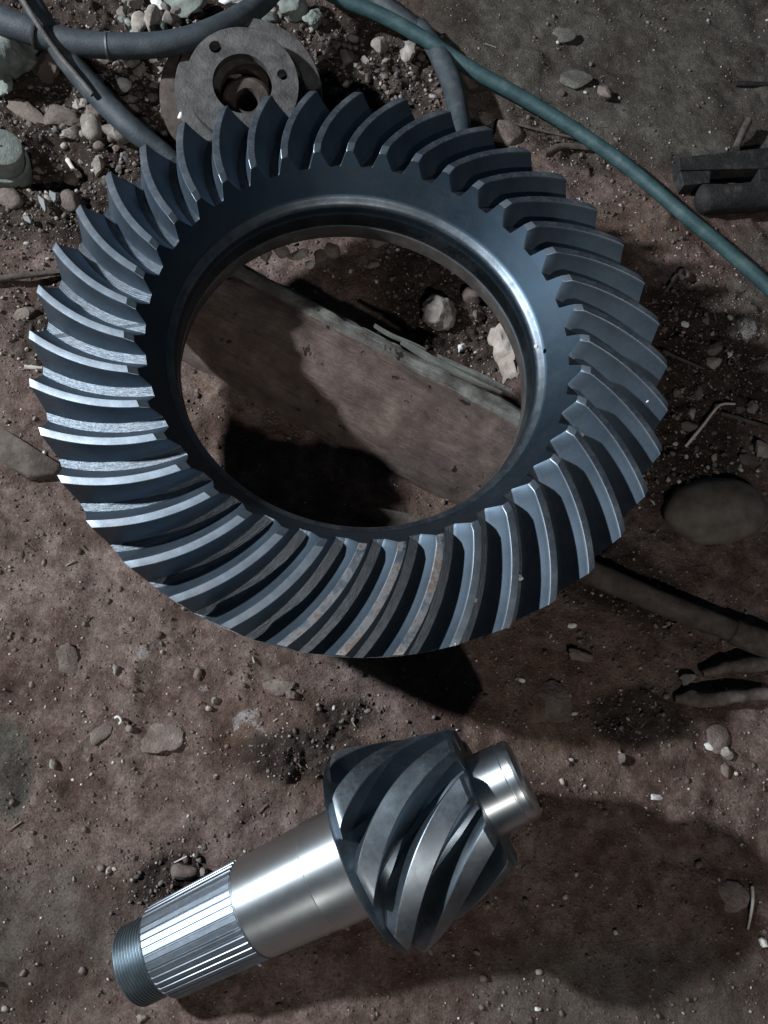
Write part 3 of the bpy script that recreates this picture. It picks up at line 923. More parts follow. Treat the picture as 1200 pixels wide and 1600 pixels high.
# stones seen through the bore of the gear
stone(686, 500, 27, 25, 'large pale stone beside the timber, inside the ring gear', 'stone', 'ang', 2, 0.95, 0, 0.5, lev=3)
stone(738, 466, 16, 15, 'smooth rounded stone behind the large pale one inside the ring', 'brown_stone', 'rnd', 3, 0.8, 0, 0.4)
stone(768, 466, 14, 14, 'dark rounded stone against the inner wall of the ring', 'brown_stone', 'rnd', 5, 0.8, 0, 0.4)
stone(414, 404, 12, 13, 'white angular stone at the upper end of the timber', 'stone', 'ang', 1, 0.9, 30, 0.5, base=0.020)
stone(440, 397, 15, 10, 'grey angular stone wedged beside the white one at the timber end', 'stone', 'ang', 4, 0.9, 20, 0.4, base=0.020)
stone(468, 402, 18, 10, 'long pale stone in the row under the upper bore wall', 'stone', 'ang', 5, 0.8, 10, 0.4, base=0.020)
stone(484, 416, 8, 7, 'small white stone below the long pale stone', 'white_chip', 'ang', 6, 0.8, 0, 0.4, base=0.020)
stone(500, 405, 10, 11, 'smooth grey pebble beside the long pale stone', 'brown_stone', 'rnd', 1, 0.8, 0, 0.4, base=0.020)
stone(518, 396, 12, 12, 'round brown pebble at the right end of the row of stones', 'brown_stone', 'rnd', 2, 0.7, 0, 0.3, base=0.020)
stone(590, 378, 16, 14, 'brown stone half hidden under the upper bore wall', 'brown_stone', 'rnd', 4, 0.7, 0, 0.3, base=0.020)
stone(631, 378, 9, 13, 'pale chip of stone near the upper bore wall', 'stone', 'ang', 7, 0.7, 10, 0.3, base=0.020)
stone(720, 546, 8, 8, 'small white stone on the far edge of the timber', 'white_chip', 'ang', 3, 0.8, 0, 0.4)
stone(742, 495, 6, 8, 'thin upright pebble between the two rounded stones', 'brown_stone', 'rnd', 6, 0.9, 0, 0.5)
stone(448, 640, 18, 12, 'crumpled pale flake against the near side of the timber', 'stone', 'ang', 0, 0.8, -30, 0.3)
stone(482, 655, 12, 10, 'smaller pale flake below the timber edge', 'stone', 'ang', 6, 0.8, -30, 0.3)
stone(332, 582, 17, 9, 'buried grey pebble just below the timber', 'brown_stone', 'rnd', 0, 0.5, -20)
stone(585, 415, 10, 7, 'flat pebble on the soil beyond the timber', 'brown_stone', 'ang', 2, 0.5, 20)
# upper left rubble
stone(28, 108, 34, 66, 'tall mossy grey block standing at the left edge under the hose', 'green_stone', 'ang', 3, 1.1, 12, 0.6, lev=3, name='stone_block', cat='stone block')
stone(82, 118, 26, 28, 'dark square stone beside the mossy block', 'brown_stone', 'ang', 5, 0.9, 10, 0.4, lev=3)
stone(8, 140, 20, 34, 'pale stone wedged at the left edge below the mossy block', 'green_stone', 'ang', 6, 1.0, 25, 0.9, lev=3)
stone(96, 190, 36, 18, 'flat brown slab lying left of the rubble', 'brown_stone', 'ang', 1, 0.6, -20, 0.2, lev=3)
stone(50, 182, 34, 14, 'narrow brown slab below the dark square stone', 'brown_stone', 'ang', 2, 0.6, -25, 0.2, lev=3)
stone(195, 138, 14, 12, 'bright white stone beside the slanting dark hose', 'white_chip', 'ang', 4, 0.8, 20, 0.5)
stone(190, 222, 26, 19, 'pale lumpy stone above the upper left gear teeth', 'stone', 'ang', 7, 0.9, -10, 0.6, lev=3)
stone(145, 208, 15, 22, 'smooth upright grey stone left of the lumpy one', 'stone', 'rnd', 2, 0.9, 20, 0.5)
stone(155, 262, 10, 18, 'narrow standing stone near the upper left teeth', 'stone', 'ang', 0, 0.9, 10, 0.4)
stone(455, 22, 26, 26, 'large pale green stone beside the hose at the top', 'green_stone', 'ang', 2, 0.9, 40, 0.5, lev=3)
stone(488, 40, 16, 18, 'dull green stone right of the large pale one at the top', 'green_stone', 'ang', 7, 0.8, 0, 0.3, lev=3)
stone(362, 10, 28, 10, 'long white stone behind the hose', 'white_chip', 'ang', 1, 0.9, 8, 0.6, lev=3)
stone(420, 32, 18, 12, 'grey stone tucked between hose and pale green stone', 'green_stone', 'ang', 4, 0.8, 20, 0.2)
stone(292, 12, 40, 22, 'dark broad stone behind the hose at the top', 'green_stone', 'ang', 5, 0.6, 0, 0.2, lev=3)
stone(219, 45, 12, 20, 'rounded grey stone peeping over the hose', 'stone', 'rnd', 4, 0.9, 0, 0.3)
stone(238, 38, 12, 24, 'tall grey stone behind the hose next to the rounded one', 'stone', 'rnd', 6, 0.9, -5, 0.5)
stone(268, 38, 16, 13, 'pale angular stone behind the bend of the hose', 'stone', 'ang', 3, 0.8, -20, 0.5)
stone(245, 8, 8, 18, 'white curved sliver of stone at the top edge', 'white_chip', 'rnd', 0, 0.8, 25, 0.6)
stone(212, 8, 16, 14, 'grey lump of stone at the top edge', 'stone', 'ang', 0, 0.9, 10, 0.3)
stone(165, 95, 14, 10, 'pale stone under the middle of the hose', 'stone', 'ang', 5, 0.7, 10, 0.2)
stone(205, 98, 20, 12, 'wide pale stone showing below the hose', 'stone', 'ang', 6, 0.7, 10, 0.2)
stone(219, 118, 10, 14, 'upright pale stone left of the rusty flange', 'stone', 'ang', 7, 0.9, 0, 0.3)
stone(592, 82, 15, 14, 'squarish pale stone behind the gear at the top', 'stone', 'ang', 1, 0.8, 20, 0.5)
stone(637, 91, 14, 17, 'bright pointed stone behind the gear near the cable', 'stone', 'ang', 6, 0.9, 0, 0.5)
stone(552, 62, 9, 7, 'small oval pebble left of the squarish stone', 'stone', 'rnd', 3, 0.7, 0, 0.2)
stone(540, 95, 14, 20, 'upright dusty clod left of the squarish stone', 'brown_stone', 'ang', 3, 0.8, 10, 0.2)
stone(575, 125, 6, 9, 'small oval pebble close behind the gear', 'brown_stone', 'rnd', 1, 0.8, 0, 0.2)
stone(757, 188, 10, 12, 'pale split chip beside the stub of hose', 'stone', 'ang', 2, 0.8, 30, 0.3)
stone(790, 215, 26, 22, 'smooth brown stone behind the upper teeth', 'soil_stone', 'rnd', 7, 0.5, 0, 0.1, lev=3)
stone(730, 125, 16, 22, 'brown stone between cable and hose stub', 'soil_stone', 'ang', 4, 0.5, 30, 0.1)
stone(12, 315, 22, 18, 'rounded brown stone at the left edge', 'brown_stone', 'rnd', 0, 0.6, 0, 0.1, lev=3)
stone(112, 318, 14, 17, 'dark lump of stone touching the left teeth', 'brown_stone', 'rnd', 5, 0.8, 10, 0.3)
stone(36, 492, 24, 12, 'flat grey stone left of the gear', 'brown_stone', 'ang', 0, 0.5, 25, 0.1)
# right side
stone(1112, 549, 13, 9, 'pale oval pebble right of the gear', 'stone', 'rnd', 2, 0.8, 35, 0.4)
stone(1112, 568, 15, 12, 'pale brown pebble just below the oval one', 'stone', 'ang', 5, 0.6, 0, 0.2)
stone(1135, 558, 7, 6, 'small white pebble beside the oval pebble', 'white_chip', 'rnd', 4, 0.8, 30, 0.3)
stone(1102, 504, 7, 6, 'squarish pale chip above the dark crumbly soil', 'stone', 'ang', 1, 0.8, 30, 0.3)
stone(1070, 508, 7, 5, 'flat white chip right of the teeth', 'white_chip', 'ang', 2, 0.7, 0, 0.3)
stone(1078, 648, 8, 8, 'round white pebble left of the bent pale twig', 'stone', 'rnd', 6, 0.8, 0, 0.4)
stone(1077, 668, 15, 9, 'oval brown stone under the bent pale twig', 'brown_stone', 'rnd', 3, 0.7, -5, 0.3)
stone(1172, 640, 9, 11, 'pale pebble at the right beyond the bent twig', 'stone', 'ang', 7, 0.7, 0, 0.3)
stone(1155, 640, 14, 8, 'brown pebble beside the pale one beyond the bent twig', 'brown_stone', 'ang', 3, 0.6, 10, 0.2)
stone(1188, 703, 20, 16, 'speckled stone at the right edge above the large smooth one', 'stone', 'ang', 4, 0.6, 0, 0.2, lev=3)
stone(1113, 716, 6, 8, 'upright pale chip above the large smooth stone', 'stone', 'ang', 0, 0.9, 10, 0.4)
stone(1163, 719, 13, 9, 'oval brown pebble above the large smooth stone', 'brown_stone', 'rnd', 1, 0.6, -10, 0.2)
stone(1088, 615, 9, 14, 'grey upright chip in the dark crumbly soil', 'brown_stone', 'ang', 6, 0.7, -10, 0.2)
stone(1058, 616, 7, 8, 'brown chip close to the right teeth', 'brown_stone', 'ang', 2, 0.7, 0, 0.2)
stone(1037, 516, 6, 5, 'pebble touching the rightmost teeth', 'brown_stone', 'ang', 5, 0.8, 0, 0.3)
stone(1092, 449, 9, 8, 'rounded clod near the bolt hole stone', 'brown_stone', 'rnd', 2, 0.6, 0, 0.2)
stone(875, 148, 6, 6, 'small dark pebble just below the teal cable', 'brown_stone', 'rnd', 0, 0.8, 0, 0.3)
stone(941, 152, 13, 16, 'dark stone with a shadowed side above the teal cable', 'brown_stone', 'ang', 7, 0.7, 20, 0.2)
stone(880, 55, 18, 14, 'smooth pale dome of stone in the grey dust', 'dusty', 'rnd', 2, 0.26, 0, -0.2, lev=3)
stone(900, 125, 24, 18, 'low buried grey stone above the cable', 'dusty', 'rnd', 4, 0.26, 10, -0.2, lev=3)
stone(993, 278, 6, 5, 'white triangular chip below the cable', 'white_chip', 'ang', 3, 0.7, 30, 0.3)
# right, lower
stone(1072, 1062, 18, 9, 'pale stone between the two broken sticks', 'stone', 'ang', 1, 0.8, 10, 0.3)
stone(905, 1024, 26, 10, 'small brick-shaped brown stone on the red soil', 'brown_stone', 'ang', 4, 0.7, -8, 0.3, lev=3)
stone(866, 1092, 26, 34, 'half buried flat round stone near the pinion', 'soil_stone', 'rnd', 5, 0.22, 0, -0.1, lev=3)
stone(893, 978, 7, 4, 'small white pebble below the handle', 'white_chip', 'rnd', 2, 0.8, 10, 0.3)
stone(815, 1063, 5, 4, 'white pebble on the soil under the gear edge', 'white_chip', 'rnd', 5, 0.8, 0, 0.3)
stone(1107, 1166, 8, 6, 'white stone right of the soil shadow', 'white_chip', 'ang', 6, 0.8, 0, 0.3)
stone(1135, 1178, 11, 8, 'pale stone with a dark side right of the white one', 'stone', 'ang', 2, 0.8, -30, 0.3)
stone(1132, 1205, 9, 10, 'round reddish pebble below the pale stones', 'brown_stone', 'rnd', 6, 0.6, 0, 0.2)
stone(1120, 1155, 24, 20, 'low smooth stone behind the pale ones', 'soil_stone', 'rnd', 7, 0.3, 20, 0.0, lev=3)
stone(1024, 1246, 12, 5, 'white chip at the edge of the pinion shadow', 'white_chip', 'ang', 3, 0.6, -15, 0.2)
stone(970, 1184, 8, 10, 'brown cube-like pebble at the shadow edge', 'brown_stone', 'ang', 0, 0.8, 0, 0.3)
stone(1190, 1471, 8, 8, 'white stone at the right edge near the bottom', 'white_chip', 'ang', 4, 0.8, 10, 0.3)
stone(840, 1576, 5, 4, 'white pebble at the bottom edge', 'white_chip', 'rnd', 3, 0.8, 0, 0.3)
stone(1140, 1400, 26, 20, 'low stone at the far end of the pinion shadow', 'soil_stone', 'rnd', 1, 0.3, 0, 0.0, lev=3)
# left ground
stone(108, 1030, 17, 24, 'pale slab pressed into the soil left of the pinion', 'soil_stone', 'ang', 6, 0.30, 15, -0.05, lev=3)
stone(181, 1047, 5, 8, 'small upright pebble on the left soil', 'stone', 'ang', 1, 0.9, 10, 0.4)
stone(309, 1054, 7, 10, 'four-sided pebble on the soil below the gear', 'brown_stone', 'ang', 7, 0.8, 10, 0.4)
stone(440, 1072, 26, 13, 'pale ledge of stone in the soil below the gear', 'soil_stone', 'ang', 5, 0.35, 5, 0.0, lev=3)
stone(155, 1147, 20, 14, 'flat five-sided stone in the left soil', 'soil_stone', 'ang', 3, 0.30, 15, -0.05, lev=3)
stone(258, 1150, 34, 24, 'wide star-shaped slab in the left soil', 'soil_stone', 'ang', 2, 0.2, 15, -0.1, lev=3)
stone(84, 1193, 7, 9, 'pale crumbly pebble at the left', 'stone', 'ang', 4, 0.8, 0, 0.3)
stone(203, 1138, 6, 6, 'small round clod on the left soil', 'brown_stone', 'rnd', 2, 0.9, 0, 0.4)
stone(335, 1095, 5, 5, 'small pale pebble near the lime streak', 'stone', 'rnd', 1, 0.9, 0, 0.4)
stone(327, 1107, 5, 4, 'pinkish pebble near the lime streak', 'stone', 'ang', 2, 0.9, 0, 0.4)
stone(290, 1361, 20, 14, 'crumbly clod of earth above the splines', 'brown_stone', 'rnd', 3, 0.8, 0, 0.3, lev=3, cat='clod', name='clod')
stone(317, 1362, 9, 8, 'small angular stone touching the splined end', 'stone', 'ang', 0, 0.9, 0, 0.5)
stone(158, 1356, 5, 5, 'small round pebble above the threaded end', 'stone', 'rnd', 4, 0.9, 0, 0.4)
stone(170, 1360, 5, 6, 'second small pebble above the threaded end, the right one', 'stone', 'ang', 3, 0.9, 0, 0.4)
stone(222, 1590, 10, 6, 'pale chip under the threaded end', 'stone', 'ang', 1, 0.9, 0, 0.4)
stone(455, 1085, 12, 8, 'dark clod below the lower teeth', 'brown_stone', 'ang', 4, 0.8, 0, 0.3, cat='clod', name='clod')

# the loose heap at the upper left and behind the gear: stones that nothing tells apart
def scatter(poly, n, rmin, rmax, label, group, mkeys, hz=0.8, lift=0.2):
    P = np.array(poly, float); lo = P.min(0); hi = P.max(0)
    def inside(q):
        c = False; j = len(P) - 1
        for i in range(len(P)):
            if (P[i, 1] > q[1]) != (P[j, 1] > q[1]) and q[0] < (P[j, 0] - P[i, 0]) * (q[1] - P[i, 1]) / (P[j, 1] - P[i, 1]) + P[i, 0]:
                c = not c
            j = i
        return c
    k = 0
    while k < n:
        q = (random.uniform(lo[0], hi[0]), random.uniform(lo[1], hi[1]))
        if not inside(q):
            continue
        r = rmin * (rmax / rmin) ** (random.random() ** 1.6)
        stone(q[0], q[1], r * random.uniform(0.8, 1.3), r * random.uniform(0.7, 1.0), label, random.choice(mkeys), random.choice(['ang', 'ang', 'rnd']), None, hz, None, lift * random.random(), group)
        k += 1
scatter([(110, 130), (170, 120), (240, 200), (235, 250), (170, 290), (120, 300), (90, 240)], 62, 6, 18, 'small dusty stone in the heap above the upper left teeth', 'rubble above the upper left teeth', ['stone', 'brown_stone', 'brown_stone'])
scatter([(180, 80), (300, 85), (270, 150), (260, 230), (225, 190)], 28, 4, 12, 'small dusty stone in the dark gap beside the rusty flange', 'rubble beside the flange', ['stone', 'brown_stone'])
scatter([(190, 0), (330, 0), (290, 60), (190, 60)], 26, 5, 14, 'small grey stone piled behind the hose', 'rubble behind the hose', ['stone', 'stone', 'green_stone'])
scatter([(480, 60), (660, 70), (700, 160), (640, 150), (520, 160)], 34, 4, 10, 'small brown stone in the loose soil behind the gear', 'loose stones behind the gear', ['brown_stone', 'brown_stone', 'stone'])

def rubble(name, jobs, seed, label):
    """broken stone chips past counting, joined: jobs are (polygon in photograph pixels, number, smallest, largest radius in pixels, share of pale ones)"""
    r = np.random.default_rng(seed)
    variants = [rock(4000 + k, 1, 9, 0.2)[0] for k in range(12)]
    Fv = np.array(S1[1])
    VV = []; FF = []; CC = []; nv = 0
    for poly, n, r0, r1, pale in jobs:
        P = np.array(poly, float); lo = P.min(0); hi = P.max(0)
        q = np.stack([r.uniform(lo[0], hi[0], n * 6), r.uniform(lo[1], hi[1], n * 6)], 1)
        c = np.zeros(len(q), bool); j = len(P) - 1
        for i in range(len(P)):
            cross = (P[i, 1] > q[:, 1]) != (P[j, 1] > q[:, 1])
            xs_ = (P[j, 0] - P[i, 0]) * (q[:, 1] - P[i, 1]) / (P[j, 1] - P[i, 1] + 1e-9) + P[i, 0]
            c ^= cross & (q[:, 0] < xs_)
            j = i
        q = q[c][:n]
        W = np.array([at(a, b_) for a, b_ in q])
        Z = ground_h(W[:, 0], W[:, 1])
        for k in range(len(q)):
            rad = r0 * (r1 / r0) ** (r.uniform() ** 2.0) * pxm(*q[k])
            v_ = variants[r.integers(12)] * rad * np.array([r.uniform(0.8, 1.35), r.uniform(0.7, 1.05), r.uniform(0.5, 0.9)])
            a, t_ = r.uniform(0, 6.28), r.uniform(-0.7, 0.7)
            ca, sa, ct, st = math.cos(a), math.sin(a), math.cos(t_), math.sin(t_)
            v_ = v_ @ np.array([[1, 0, 0], [0, ct, st], [0, -st, ct]]) @ np.array([[ca, sa, 0], [-sa, ca, 0], [0, 0, 1]])
            VV.append(v_ + np.array([W[k, 0], W[k, 1], Z[k] + rad * 0.3]))
            FF.append(Fv + nv); nv += len(v_)
            val = r.uniform(0.26, 0.5) if r.uniform() < pale else r.uniform(0.07, 0.2)
            CC.append(np.tile([val, val * r.uniform(0.82, 0.93), val * r.uniform(0.72, 0.87), 1], (len(v_), 1)))
    V = np.concatenate(VV); F = np.concatenate(FF)
    me = bpy.data.meshes.new(name)
    me.vertices.add(len(V)); me.vertices.foreach_set('co', V.ravel())
    me.loops.add(len(F) * 3); me.loops.foreach_set('vertex_index', F.ravel().astype(np.int32))
    me.polygons.add(len(F)); me.polygons.foreach_set('loop_start', np.arange(0, len(F) * 3, 3, dtype=np.int32))
    me.update()
    at_ = me.color_attributes.new('tint', 'FLOAT_COLOR', 'POINT'); at_.data.foreach_set('color', np.concatenate(CC).ravel().astype(np.float32))
    me.materials.append(M['gravel'])
    o = link(name, me); o['kind'] = 'stuff'; o['label'] = label
rubble('rubble', [
    ([(60, 130), (170, 90), (280, 120), (280, 230), (180, 300), (70, 330), (0, 330), (0, 260)], 330, 2, 8, 0.25),
    ([(170, 0), (540, 0), (520, 120), (440, 60), (180, 100)], 160, 2, 9, 0.3),
    ([(480, 50), (680, 70), (740, 190), (640, 170), (500, 170)], 240, 1.8, 6, 0.2),
    ([(380, 370), (640, 370), (820, 480), (830, 620), (720, 560), (480, 440)], 170, 1.5, 5, 0.2),
    ([(290, 580), (420, 640), (480, 700), (320, 700), (285, 640)], 40, 1.5, 4, 0.2),
    ([(1010, 470), (1200, 510), (1200, 760), (1000, 800), (1050, 600)], 260, 1.6, 6, 0.25),
    ([(930, 870), (1190, 900), (1140, 1060), (1060, 1150), (700, 1150), (760, 1020)], 300, 1.4, 4.5, 0.2),
    ([(0, 290), (120, 320), (70, 480), (60, 600), (0, 620)], 150, 1.5, 5, 0.2),
    ([(400, 1060), (640, 1060), (560, 1150), (440, 1190), (380, 1120)], 50, 1.4, 4.5, 0.12),
    ([(140, 1330), (340, 1280), (300, 1390), (210, 1420)], 80, 1.4, 5, 0.15),
    ([(0, 960), (400, 1000), (420, 1250), (0, 1300)], 130, 1.3, 3.6, 0.3),
    ([(820, 1220), (1180, 1180), (1200, 1590), (800, 1590)], 130, 1.3, 3.6, 0.3),
    ([(760, 180), (1060, 330), (1180, 440), (1050, 440), (820, 240)], 120, 1.3, 4.5, 0.25)], 21, 'broken stone chips lying thick in the loose soil')

# ------------------------------------------------------------------ gravel and litter that nobody could count
def pebbles(name, n, rlo, rhi, dens, seed, pale):
    r = np.random.default_rng(seed)
    pts = []
    while sum(len(p) for p in pts) < n:
        q = np.stack([r.uniform(-0.44, 0.56, 20000), r.uniform(-0.5, 0.66, 20000)], 1)
        hum, grey, lime = soil_masks(q[:, 0], q[:, 1])
        w = dens(hum, grey, q)
        pts.append(q[r.uniform(size=len(q)) < w])
    q = np.concatenate(pts)[:n]
    z = ground_h(q[:, 0], q[:, 1])
    rad = rlo * (rhi / rlo) ** (r.uniform(size=n) ** 2.4)
    V = np.empty((n, 12, 3)); C = np.empty((n, 12, 4)); C[..., 3] = 1
    sc = np.stack([rad * r.uniform(0.7, 1.35, n), rad * r.uniform(0.6, 1.1, n), rad * r.uniform(0.45, 0.9, n)], 1)
    a = r.uniform(0, 6.28, n)
    jit = 1 + r.uniform(-0.28, 0.28, (n, 12))
    base = ICO_V[None] * jit[..., None] * sc[:, None, :]
    tilt = r.uniform(-0.5, 0.5, n)
    y = base[..., 1] * np.cos(tilt)[:, None] - base[..., 2] * np.sin(tilt)[:, None]
    zz = base[..., 1] * np.sin(tilt)[:, None] + base[..., 2] * np.cos(tilt)[:, None]
    x = base[..., 0]
    V[..., 0] = x * np.cos(a)[:, None] - y * np.sin(a)[:, None] + q[:, 0:1]
    V[..., 1] = x * np.sin(a)[:, None] + y * np.cos(a)[:, None] + q[:, 1:2]
    V[..., 2] = zz + (z + sc[:, 2] * 0.35)[:, None]
    tone = r.uniform(size=n)
    light = tone < pale
    val = np.where(light, r.uniform(0.30, 0.66, n), r.uniform(0.09, 0.24, n))
    C[..., 0] = val[:, None]; C[..., 1] = (val * np.where(light, r.uniform(0.84, 0.96, n), r.uniform(0.72, 0.82, n)))[:, None]; C[..., 2] = (val * np.where(light, r.uniform(0.74, 0.92, n), r.uniform(0.60, 0.72, n)))[:, None]
    F = (np.array(ICO_F)[None] + (np.arange(n) * 12)[:, None, None]).reshape(-1, 3)
    me = bpy.data.meshes.new(name)
    me.vertices.add(n * 12); me.vertices.foreach_set('co', V.ravel())
    me.loops.add(len(F) * 3); me.loops.foreach_set('vertex_index', F.ravel().astype(np.int32))
    me.polygons.add(len(F)); me.polygons.foreach_set('loop_start', np.arange(0, len(F) * 3, 3, dtype=np.int32))
    me.update()
    at_ = me.color_attributes.new('tint', 'FLOAT_COLOR', 'POINT'); at_.data.foreach_set('color', C.reshape(-1).astype(np.float32))
    me.materials.append(M['gravel'])
    o = link(name, me); o['kind'] = 'stuff'; o['label'] = 'fine gravel strewn over the packed soil'
pebbles('gravel', 9000, 0.0006, 0.0028, lambda h, g, q: np.clip(0.30 + 0.7 * h - 0.15 * g, 0, 1), 5, 0.13)
pebbles('grit', 52000, 0.00035, 0.0013, lambda h, g, q: np.clip(0.55 + 0.45 * h - 0.2 * g, 0, 1), 6, 0.09)

def litter(n, seed):
    r = np.random.default_rng(seed)
    V = []; F = []; C = []
    while len(V) // 6 < n:
        x, y = r.uniform(-0.42, 0.54), r.uniform(-0.48, 0.62)
        hum, grey, lime = soil_masks(np.array([x]), np.array([y]))
        if r.uniform() > 0.06 + 0.94 * hum[0]:
            continue
        z = float(ground_h(np.array([x]), np.array([y]))[0])
        L = 0.002 * (6.0 ** (r.uniform() ** 2.2)); w = r.uniform(0.0002, 0.0006); a = r.uniform(0, 6.28); ti = r.uniform(-0.3, 0.3)
        d = np.array([math.cos(a) * math.cos(ti), math.sin(a) * math.cos(ti), math.sin(ti)]); s = np.array([-math.sin(a), math.cos(a), 0])
        c = np.array([x, y, z + 0.0012])
        b0 = len(V)
        bend = s * r.uniform(-0.15, 0.15) * L
        for t, off in ((-0.5, 0), (0.5, 0)):
            p = c + d * L * t + bend
            V += [p + s * w, p - s * w * 0.6 + np.array([0, 0, w]), p - s * w * 0.6 - np.array([0, 0, w])]
        F += [(b0, b0 + 1, b0 + 4, b0 + 3), (b0 + 1, b0 + 2, b0 + 5, b0 + 4), (b0 + 2, b0, b0 + 3, b0 + 5), (b0, b0 + 2, b0 + 1), (b0 + 3, b0 + 4, b0 + 5)]
        v_ = 0.05 + 0.33 * r.uniform() ** 2.5
        C += [(v_, v_ * 0.86, v_ * 0.72, 1)] * 6
    me = new_mesh('plant_litter', V, F, [M['gravel']], False)
    at_ = me.color_attributes.new('tint', 'FLOAT_COLOR', 'POINT'); at_.data.foreach_set('color', np.array(C, dtype=np.float32).ravel())
    o = link('plant_litter', me); o['kind'] = 'stuff'; o['label'] = 'fine dry plant fibres strewn over the crumbly soil'
litter(900, 9)

# ------------------------------------------------------------------ hoses and cable
def pxpath(pts, n):
    """(px, py, height above ground) list to a smooth world path"""
    W = []
    for px, py, z in pts:
        W.append(at(px, py, z))
    return smooth_path(W, n)

hose = thing('hose', 'thick dark grey rubber hose sagging across the top left corner', 'hose', at(130, 70, 0.05))
off = np.array(hose.location)
path = pxpath([(-60, -2, .056), (0, 30, .054), (62, 53, .052), (125, 68, .052), (200, 72, .054), (275, 66, .058), (345, 42, .062), (405, 6, .06), (450, -45, .055)], 70)
V, F = tube(path - off, np.interp(np.arange(70), [0, 20, 69], [0.0128, 0.0108, 0.0100]), 20)
link('tube', new_mesh('tube', V, F, [M['hose']], True, 60), hose)
def band(path, px_x, rad, half, mkey, parent, off, name, label=None):
    i = int(np.argmin([abs(to_px(p)[0] - px_x) for p in path]))
    t = path[min(i + 1, len(path) - 1)] - path[max(0, i - 1)]; t /= np.linalg.norm(t)
    c = path[i] - off
    V, F = tube(np.array([c - t * half, c - t * half * 0.5, c + t * half * 0.5, c + t * half]), np.array([rad * 0.97, rad * 1.05, rad * 1.05, rad * 0.97]), 24)
    o = link(name, new_mesh(name, V, F, [M[mkey]], True, 50), parent)
    if label: o['label'] = label
band(path, 60, 0.0124, 0.0022, 'black_iron', hose, off, 'clamp', 'black band round the hose')
band(path, 172, 0.0108, 0.0012, 'band', hose, off, 'clamp', 'thin bright metal band round the hose')

path = pxpath([(30, -30, .070), (62, 25, .060), (100, 85, .044), (150, 145, .034), (205, 200, .028), (262, 243, .020), (300, 275, .014)], 50)
V, F = tube(path, np.interp(np.arange(50), [0, 22, 34, 49], [0.0085, 0.0105, 0.0100, 0.0050]), 18)
tag(link('hose', new_mesh('hose', V, F, [M['hose']], True, 60)), 'second dark hose slanting down under the upper left gear teeth', 'hose')

path = pxpath([(20, -30, .080), (48, 20, .072), (90, 82, .056), (118, 116, .050), (145, 148, .044)], 24)
V, F = tube(path, 0.0026, 10)
tag(link('rod', new_mesh('rod', V, F, [M['rusty_iron']], True, 60)), 'thin grey metal rod lying along the slanting dark hose', 'rod')

path = pxpath([(470, -40, .030), (520, -8, .030), (600, 26, .026), (665, 62, .022), (740, 110, .016), (820, 155, .012), (900, 204, .010), (985, 264, .011), (1062, 330, .012), (1130, 386, .011), (1215, 462, .010), (1290, 540, .010)], 90)
V, F = tube(path, np.interp(np.arange(90), [0, 30, 60, 89], [0.0072, 0.0070, 0.0066, 0.0066]), 16)
tag(link('cable', new_mesh('cable', V, F, [M['cable']], True, 60)), 'teal green cable curving across the upper right', 'cable')
path = pxpath([(540, -40, .016), (590, 0, .016), (628, 28, .013), (662, 52, .010)], 20)
V, F = tube(path, 0.0085, 14)
tag(link('cable', new_mesh('cable', V, F, [M['hose']], True, 60)), 'short dark cable lying against the teal one at the top', 'cable')

path = pxpath([(655, 40, .012), (684, 82, .016), (704, 125, .020), (714, 165, .022), (722, 215, .022)], 26)
V, F = tube(path, np.interp(np.arange(26), [0, 8, 25], [0.0082, 0.0105, 0.0098]), 16)
tag(link('hose', new_mesh('hose', V, F, [M['hose']], True, 60)), 'short stub of hose running from the teal cable under the gear', 'hose')

# ------------------------------------------------------------------ rusty flange behind the gear
FZ = 0.056
fl = thing('flange', 'rusty round flange with a wide bore and bolt holes behind the gear', 'flange', at(377, 132, FZ), (math.radians(21), 0, 0))
fs = pxm(380, 128, FZ)
def disc_with_holes(ro, ri, z0, z1, holes, n=96, ch=0.0008):
    """a plate with one wide bore, closed; bolt holes are separate dark sleeves set into it"""
    V, F = lathe([(ro - ch, z1), (ro, z1 - ch), (ro, z0), (ri, z0), (ri, z1 - ch), (ri + ch, z1)], n, closed=True)
    return V, F
def plate_holed(ro, ri, z0, z1, holes, n=120):
    """plate with true round holes: polar grid, cells falling in a hole are opened and walled"""
    V = []; F = []
    nr = 26
    rad = np.linspace(ri, ro, nr)
    def snap(x, y):
        for hx, hy, hr in holes:
            d = math.hypot(x - hx, y - hy)
            if d < hr * 1.28 and d > hr * 0.72:
                k = hr / d
                return hx + (x - hx) * k, hy + (y - hy) * k
        return x, y
    grid = []
    for z in (z1, z0):
        for r_ in rad:
            for i in range(n):
                a = 2 * math.pi * i / n
                x, y = r_ * math.cos(a), r_ * math.sin(a)
                x, y = snap(x, y)
                V.append((x, y, z))
    base = nr * n
    solid = np.ones((nr - 1, n), bool)
    for j in range(nr - 1):
        for i in range(n):
            q = [V[j * n + i], V[j * n + (i + 1) % n], V[(j + 1) * n + (i + 1) % n], V[(j + 1) * n + i]]
            cx = sum(p[0] for p in q) / 4; cy = sum(p[1] for p in q) / 4
            for hx, hy, hr in holes:
                if math.hypot(cx - hx, cy - hy) < hr * 0.97:
                    solid[j, i] = False
    for j in range(nr - 1):
        for i in range(n):
            if not solid[j, i]: continue
            i2 = (i + 1) % n
            a, b_, c, d = j * n + i, j * n + i2, (j + 1) * n + i2, (j + 1) * n + i
            F.append((a, d, c, b_)); F.append((base + a, base + b_, base + c, base + d))
            if j == 0 or not solid[j - 1, i]: F.append((a, b_, base + b_, base + a))
            if j == nr - 2 or not solid[j + 1, i]: F.append((c, d, base + d, base + c))
            if not solid[j, (i - 1) % n]: F.append((d, a, base + a, base + d))
            if not solid[j, i2]: F.append((b_, c, base + c, base + b_))
    return V, F
